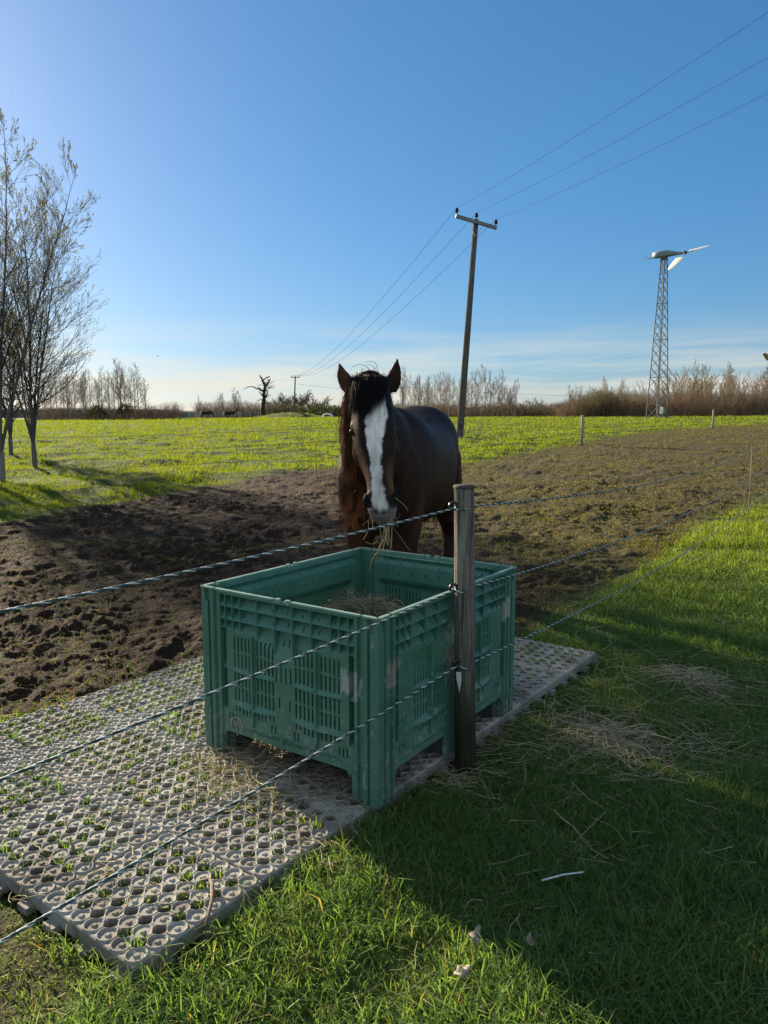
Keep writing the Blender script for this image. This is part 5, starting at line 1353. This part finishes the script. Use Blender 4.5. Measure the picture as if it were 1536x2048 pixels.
# ================================================================ UTILITY POLES AND WIRES
M_UPOLE = mat_wood('pole_wood', (.09, .082, .07), (.17, .155, .13), (.055, .05, .045))
M_IRON = mat_simple('dull_iron', (.16, .17, .17), .6, .4)
M_INS = mat_simple('dark_insulator', (.02, .022, .026), .7, .1)
def utility_pole(label, base_px, top_px, armL, armR, y, wb, wt, group, arm_w, d_arm=(0, 0), braces=True):
    base = U(*base_px, y); base[2] = float(T(base[0], base[1])); top = U(*top_px, y); root = empty('utility_pole', tuple(base)); tag(root, label, 'utility pole', group)
    A = Acc(); P = np.stack([np.array([0, 0, -.4]) - (top - base) * 0, np.zeros(3), (top - base) * .5, top - base]); k = y / F_PX / 2; V, q = tubes(P, np.array([wb, wb, (wb + wt) / 2, wt]) * k, 16); A.add(V, q); A.build('shaft', M_UPOLE, root)
    a, c = U(*armL, y + d_arm[0]) - base, U(*armR, y + d_arm[1]) - base; off = np.array([0, -wt * k - arm_w * .45, 0]); V, q = bar(a + off, c + off, arm_w, arm_w * 1.1); obj('crossarm', V, [q], M_IRON, root, None, False)
    ends = []
    for t in (.02, .5, .98):
        p = a + (c - a) * t + off; pt = p + np.array([0, 0, .36 if t != .5 else .40]); A = Acc(); V, q = tubes(np.stack([p, pt - [0, 0, .18]]), np.full(2, .022), 8); A.add(V, q)
        zs = np.array([0, .02, .05, .08, .11, .14, .18, .20]); rs = np.array([.05, .085, .06, .095, .06, .085, .05, .02]); V, q = tubes(np.stack([pt - [0, 0, .2] + [0, 0, z] for z in zs]), rs, 12); A.add(V, q); A.build('insulator', M_INS, root); ends.append(base + pt)
    if braces:
        pole_mid = (top - base) * .93 + off
        for t in (.30, .70): V, q = bar(a + (c - a) * t + off * 1.15, pole_mid + [0, -.02, -.10], .05, .012); obj('brace', V, [q], M_IRON, root, None, False)
        c0 = (top - base) * .055; V, q = box(c0 + [0, -wb * k - .004, 0], (.16, .012, .22)); obj('number_plate', V, [q], mat_simple('dark_plate', (.03, .03, .03), .5), root, None, False)
    return base, ends
GP = 'wooden utility poles carrying three wires'
_, E1 = utility_pole('tall leaning wooden utility pole with a crossarm in the field behind the horse', (919, 873), (952, 439), (911, 434), (992, 458), 35.0, 14.5, 10, GP, .13, (-.15, .15))
_, E2 = utility_pole('small far utility pole with a crossarm between round bare trees', (588, 838), (590.5, 753), (582, 754.5), (600, 754.5), 172.0, 3.0, 2.4, GP, .18, (0, 0), False)
_, E3 = utility_pole('faint distant utility pole among the birches right of the horse\'s ear', (805, 834), (805, 774), (799, 776), (811, 776), 250.0, 2.4, 2.0, GP, .2, (0, 0), False)
M_WIRE = mat_simple('wire', (.055, .06, .065), .95, .0)
def wire(name, label, a, b, sag, r, group, n=60, r2=None):
    t = np.linspace(0, 1, n); P = a + (b - a) * t[:, None]; P[:, 2] -= sag * 4 * t * (1 - t); V, q = tubes(P, np.linspace(r, r2 or r, n), 5); o = obj(name, V, q, M_WIRE); return tag(o, label, 'wire', group)
GW = 'overhead power wires'
for i, nm in enumerate(('left', 'middle', 'right')):
    wire('power_wire', f'{nm} overhead wire running from the tall pole back to the small far pole', E1[i], E2[i], 2.1, .008, GW, 80, .02)
for i, (u1, v1, nm) in enumerate(((1520, 0, 'uppermost overhead wire rising from the tall pole to the photo\'s top right corner'), (1536, 80, 'middle overhead wire rising from the tall pole to the right edge'), (1536, 152, 'lowest overhead wire rising from the tall pole to the right edge'))):
    p = U(u1, v1, 16.5 + .1 * i); e = E1[i]; far = e + (p - e) * 1.9
    wire('power_wire', nm, e, far, .35, .0046, GW, 60)
wire('power_wire', 'faint far wire running from the small pole to the distant pole among the birches', U(597, 768, 172), E3[1], 1.0, .025, GW)
wire('power_wire', 'faint far wire running right from the distant pole across the gap', E3[1], U(1330, 792, 300), 1.2, .035, GW)

# ================================================================ WIND TURBINES ON LATTICE TOWERS
def turbine():
    Y = 85.0; base = np.array(at_px(1314, Y)); root = empty('wind_turbine', tuple(base)); H = float(U(1328, 517, Y)[2]) - base[2]
    ms = mat_simple('galvanised_steel', (.115, .125, .125), .8, .1, .2, 3); mw = mat_simple('cream_blade', (.80, .77, .66), .45, .35, .05, 3); mg = mat_simple('nacelle_shell', (.22, .25, .25), .5, .4)
    rz = rotz(.5); b0, b1 = 1.05, .30
    cor = lambda t: np.array([(rz @ np.array([sx, sy, 0])) * (b0 + (b1 - b0) * t) + [0, 0, H * t] for sx, sy in ((-1, -1), (1, -1), (1, 1), (-1, 1))]) * np.array([.78, .78, 1])
    for k in range(4): V, q = bar(cor(0)[k] - [0, 0, .2], cor(1)[k], .085); obj('tower_leg', V, [q], ms, root, None, False)
    A = Acc(); n = 17; ts = 1 - (1 - np.linspace(0, 1, n + 1)) ** 1.12 * 1.0; ts = np.linspace(0, 1, n + 1) ** .92
    for i in range(n):
        c0, c1 = cor(ts[i]), cor(ts[i + 1])
        for k in range(4):
            j = (k + 1) % 4
            for p, q_ in ((c0[k], c1[j]), (c0[j], c1[k])): V, q = bar(p, q_, .038); A.add(V, q)
            if i % 4 == 0: V, q = bar(c0[k], c0[j], .05); A.add(V, q)
    A.build('lattice_bracing', ms, root, False)
    V, q = tubes(np.array([[0, 0, 0], [0, 0, H * .5], [0, 0, H]]), np.full(3, .035), 6); obj('ladder_cable', V, q, ms, root)
    cz = H + .12; ax = np.array([.74, -.67, 0.]); sd_ = np.array([.67, .74, 0.]); V, q = tubes(np.array([[0, 0, H - .1], [0, 0, H + .2]]), np.array([.34, .34]), 16); obj('top_ring', V, q, ms, root)
    V, q = loft([(np.array([0, 0, cz + .32 + dz]) + ax * s, sd_, np.array([0, 0, 1.]), w, h, 4) for s, w, h, dz in ((-1.28, .22, .22, .02), (-1.22, .33, .30, .03), (-.6, .40, .36, .05), (.4, .40, .35, .05), (.75, .34, .28, 0), (1.6, .18, .14, -.10), (2.0, .14, .11, -.13))], 28); obj('nacelle', V, q, mg, root)
    V, q = bar(np.array([0, 0, cz + .10]) - ax * 1.2, np.array([0, 0, cz + .10]) - ax * 2.1, .06); A = Acc(); A.add(V, q); V, q = tubes(np.stack([np.array([0, 0, cz + .05]) - ax * 2.08, np.array([0, 0, cz + .40]) - ax * 2.08]), np.full(2, .04), 8); A.add(V, q); A.build('wind_vane', ms, root)
    hub = np.array([0, 0, cz + .19]) + ax * 2.25; V, q = tubes(np.stack([hub - ax * .3, hub, hub + ax * .22]), np.array([.16, .22, .12]), 12); obj('hub', V, q, ms, root)
    hubp = U(1366, 517, Y)
    for tipp in (U(1420, 491, Y + .7), U(1338, 540, Y - 2.6)):
        d = tipp - (base + hub); Lb = np.linalg.norm(d); d /= Lb
        view = -base / np.linalg.norm(base); a0 = np.cross(d, view); a0 /= np.linalg.norm(a0); b0_ = np.cross(a0, d); best = -9
        for an in np.linspace(0, 2 * np.pi, 90):
            nv = b0_ * math.cos(an) + a0 * math.sin(an); sc = max(0, nv @ np.array(SUN_DIR)) ** .3 * max(0, nv @ view) ** 1.4
            if sc > best: best, nrm = sc, nv
        ch = np.cross(d, nrm)
        secs = [(hub + d * r * Lb, ch, nrm, w, t, 2) for r, w, t in ((.02, .10, .09), (.20, .10, .08), (.27, .38, .07), (.34, .52, .06), (.65, .44, .05), (.90, .33, .04), (.97, .16, .03), (1.0, .04, .01))]
        V, q = loft(secs, 16); obj('blade', V, q, mw, root)
    cb = rz @ np.array([.52, -.35, 0]); V, q = box(cb + [0, 0, .95], (.55, .5, .75), rz); obj('control_cabinet', V, [q], mg, root, None, False)
    for sx in (-1, 1):
        for sy in (-1, 1): p = cb + rz @ np.array([sx * .2, sy * .18, 0]); V, q = bar(p - [0, 0, .2], p + [0, 0, .58], .06); obj('cabinet_leg', V, [q], ms, root, None, False)
    tag(root, 'grey lattice tower carrying a small two bladed wind turbine with cream blades', 'wind turbine', 'small wind turbines on lattice towers'); return root
t1 = turbine()
t2 = t1.copy(); COL.objects.link(t2)
for ch in list(t1.children):
    c = ch.copy(); COL.objects.link(c); c.parent = t2
RZ2 = math.pi + .25; bpy.context.view_layer.update()
_bl = [c for c in t1.children if c.name.startswith('blade')]
_w = [np.array(c.data.vertices[int(np.argmax([(v.co.x ** 2 + v.co.y ** 2 + (v.co.z - 18) ** 2) for v in c.data.vertices]))].co) for c in _bl]
_tips = [rotz(RZ2) @ p for p in _w]; _k = int(np.argmin([p[0] for p in _tips])); goal = U(1527, 706, 118.0)
t2.rotation_euler = (0, 0, RZ2); t2.location = tuple(goal - _tips[_k])
t2['label'] = 'second wind turbine of which only a dark blade tip enters at the right edge'

# ================================================================ FIELD FENCES
def wood_stake(label, u, vb, vt, w):
    g = ground_pt(u, vb); h = float(U(u, vt, g[1])[2]) - g[2]; root = empty('wooden_stake', tuple(g)); tag(root, label, 'fence stake', 'wooden stakes of the field fence')
    A = Acc(); V, q = tubes(np.array([[0, 0, -.2], [.01, 0, h * .5], [0, 0, h - .01], [0, 0, h]]), np.array([w, w, w, w * .7]), 12); A.add(V, q); A.build('shaft', M_POST2, root)
    for zz in (.45, .75, .95): V, q = box((w + .02, -.01, h * zz), (.05, .03, .04)); obj('insulator', V, [q], M_INS, root, None, False)
    return g, h
M_POST2 = mat_wood('pale_stake', (.30, .27, .23), (.42, .39, .34), (.20, .18, .15))
s2, h2 = wood_stake('grey wooden stake on the mud\'s far edge right of the tall pole', 1163, 892, 830, .055)
s3, h3 = wood_stake('small far wooden stake at the mud\'s far edge under the right thicket', 1425, 857, 819, .06)
r1b = ground_pt(632, 950); r2b = ground_pt(1011, 884)
thin_stake('rod_stake', 'thin dark rod stake on the field edge left of the horse', r1b, 1.12, .006, (.05, .045, .03)); thin_stake('rod_stake', 'thin dark rod stake on the field edge right of the tall pole', r2b, 1.1, .008, (.05, .045, .03))
lft = ground_pt(0, 985); lft = lft + np.array([-4.5, -.6, 0])
for zz, nm in ((.38, 'lowest'), (.68, 'middle'), (.97, 'topmost')):
    pts = [lft + [0, 0, zz * 1.12], r1b + [.016, 0, zz * 1.12], r2b + [.016, 0, zz * 1.1], s2 + [0, -.05, zz * h2], s3 + [0, -.05, zz * h3]]; e = pts[-1] + (pts[-1] - pts[-2]) * 1.0; e[2] = float(T(e[0], e[1])) + zz * 1.1; pts.append(e)
    P = []
    for a, b in zip(pts[:-1], pts[1:]):
        t = np.linspace(0, 1, 30)[:, None]; s = a + (b - a) * t; s[:, 2] -= .12 * 4 * t[:, 0] * (1 - t[:, 0]); P.append(s[:-1])
    P = np.concatenate(P + [pts[-1][None]]); V, q = tubes(P, np.full(len(P), .0042), 5); tag(obj('fence_wire', V, [*q], mat_simple('fence_wire', (.06, .06, .04), .5)), f'{nm} thin dark wire of the fence along the field\'s near edge', 'fence wire', 'thin wires of the field fence')
# pale post and wire fence beyond the field, by the two dark horses
root = empty('far_fence', at_px(440, 150)); b = np.array(root.location); tag(root, 'pale post and wire fence behind the two far dark horses', 'fence'); mpl = mat_simple('pale_post', (.42, .40, .36), .8); PP = []
for u in (378, 393, 408, 422, 430, 446, 464, 481, 500, 517, 534):
    g = np.array(at_px(u, 150 + .02 * (u - 440))); V, q = bar(g - b - [0, 0, .1], g - b + [0, 0, 1.35], .13); obj('post', V, [q], mpl, root, None, False); PP.append(g - b)
for zz in (.5, .9, 1.25): V, q = tubes(np.array(PP) + [0, 0, zz], np.full(len(PP), .022), 4); obj('rail', V, q, mpl, root)

# ---------------------------------------------------------------- far horses
def far_horse(label, u, y, L, graze, rz, white_legs, hh=1.5):
    x, y, z = at_px(u, y); Xs = (0, 1, 0)
    pa = [limb([(-L * .5, 0, hh * .72, .14, .14), (-L * .42, 0, hh * .78, .27, .27), (-L * .1, 0, hh * .74, .30, .30), (L * .28, 0, hh * .78, .28, .32), (L * .46, 0, hh * .80, .17, .22)], 5, 2.1, 20, Xs)]
    if graze: nk = [(L * .38, 0, hh * .86, .16, .24), (L * .60, 0, hh * .66, .11, .17), (L * .78, 0, hh * .42, .09, .12), (L * .84, 0, hh * .28, .09, .11), (L * .90, 0, hh * .12, .07, .08), (L * .91, 0, hh * .04, .05, .05)]
    else: nk = [(L * .38, 0, hh * .90, .16, .26), (L * .58, 0, hh * 1.06, .11, .19), (L * .72, 0, hh * 1.17, .09, .14), (L * .82, 0, hh * 1.10, .09, .12), (L * .95, 0, hh * .94, .07, .08), (L * .97, 0, hh * .90, .05, .05)]
    pa.append(limb(nk, 4, 2.1, 18, Xs))
    for fx, s, k in ((L * .36, -.13, 0), (L * .31, .13, .08), (-L * .40, -.13, -.1), (-L * .35, .13, .05)):
        pa.append(limb([(fx, s, hh * .66, .10, .14), (fx + k, s, hh * .36, .06, .07), (fx + k, s, hh * .12, .05, .055), (fx + k, s, 0, .075, .08)], 4, 2, 14, Xs))
    V, Fs, N = remeshed(pa, .05, 4); c = np.tile(np.array([.016, .012, .011]), (len(V), 1)); wl_ = (V[:, 2] < hh * .24) & (V[:, 0] < L * .45)
    if white_legs: c[wl_] = (.45, .42, .38)
    root = empty('far_horse', (x, y, z), rz); tag(root, label, 'horse', 'dark horses at the far field edge'); obj('body', V, Fs, mat_far, root, c)
    P = spline(np.array([(-L * .5, 0, hh * .80), (-L * .60, 0, hh * .55), (-L * .60, 0, hh * .12)]), 5); Vt, qt = tubes(P, np.linspace(.05, .09, len(P)), 8); A = Acc(); A.add(Vt, qt, np.array([.10, .06, .035])); A.build('tail', mat_far, root)
    A = Acc(); crest = np.array([(p[0] - .03, 0, p[2] + p[4] * .9) for p in nk[:4]]); n = 120; k = r_.random(n) * 2.9; i = k.astype(int); f = (k - i)[:, None]; b_ = crest[i] * (1 - f) + crest[i + 1] * f
    Vh, qh, chh = hair_strips(b_, np.stack([r_.normal(0, .2, n), -np.ones(n), -np.ones(n) * .4], 1), np.full(n, .26), np.full(n, .03), .3, np.full((n, 3), .02), 3, .2); obj('mane', Vh, [qh], mat_far, root, chh, False)
mat_far = mat_vcol('far_coat', .6, .3, .15, 6)
far_horse('dark horse with pale legs grazing at the far field edge', 413, 140, 1.75, True, .05, True)
far_horse('dark horse with its head raised beside the far grazing horse', 460, 146, 2.1, False, .0, False, 1.45)
# small white curved thing lying at the far field edge
g = np.array(at_px(655, 128)); a = np.linspace(0, math.pi, 14); V, q = tubes(np.stack([-.85 * np.cos(a), .1 * np.cos(a), .75 * np.sin(a) ** .8 - .05], 1), np.linspace(.10, .24, 14), 10)
tag(obj('white_hoop', V, q, mat_simple('white_sheeting', (.75, .75, .73), .6), loc=tuple(g)), 'small white curved hoop lying at the far field edge behind the horse', 'hoop')

# ---------------------------------------------------------------- distant wooded ridge
n = 220; uu = np.linspace(-2600, 4100, n); Yh = 900.0; x = (uu - 768) / F_PX * Yh; hgt = 9.5 + 5.5 * fbm(uu / 420, uu * 0, 301, 4) * 2 + 1.6 * fbm(uu / 35, uu * 0, 311, 3)
rows = [(0, -6), (6, .55), (14, .85), (30, 1.0), (120, .8), (300, -.6)]; V = np.concatenate([np.stack([x, np.full(n, Yh + d), hgt * k if d else np.full(n, -6.)], 1) for d, k in rows])
idx = np.arange(n * len(rows)).reshape(len(rows), n); q = np.stack([idx[:-1, :-1], idx[:-1, 1:], idx[1:, 1:], idx[1:, :-1]], -1).reshape(-1, 4)
tag(obj('hills', V, [q], mat_simple('distant_woods', (.10, .11, .085), .95, .1, .3, .05)), 'low distant wooded ridge on the horizon', 'hills', kind='structure')

# ---------------------------------------------------------------- birds
def bird(label, u, v, y, span):
    c = U(u, v, y); root = empty('bird', tuple(c), .6); tag(root, label, 'bird', 'birds flying'); m = mat_simple('dark_plumage', (.03, .03, .035), .7)
    V, q = loft([(np.array([s * span, 0, 0]), np.array([0, 1., 0]), np.array([0, 0, 1.]), w * span, w * span, 2) for s, w in ((-.32, .02), (-.2, .06), (0, .09), (.15, .07), (.22, .055), (.30, .015))], 12); obj('body', V, q, m, root)
    for sg in (1, -1):
        P = np.array([(.10, 0, .02), (.12, .25 * sg, .12), (.02, .5 * sg, .06), (-.06, .26 * sg, .10), (-.10, 0, .02)]) * span; V = np.concatenate([P, P - [0, 0, .02 * span]]); f = [np.array([[0, 1, 3, 4]]), np.array([[1, 2, 3]]), np.array([[5, 9, 8, 6]]), np.array([[6, 8, 7]]), np.array([[0, 5, 6, 1], [1, 6, 7, 2], [2, 7, 8, 3], [3, 8, 9, 4]])]; obj('wing', V, f, m, root, None, False)
bird('tiny dark bird low over the far left trees', 316, 712, 90, .42); bird('tiny dark bird high at the left edge of the sky', 25, 190, 70, .16); bird('tiny dark bird in the sky above the tall pole', 955, 221, 70, .16)
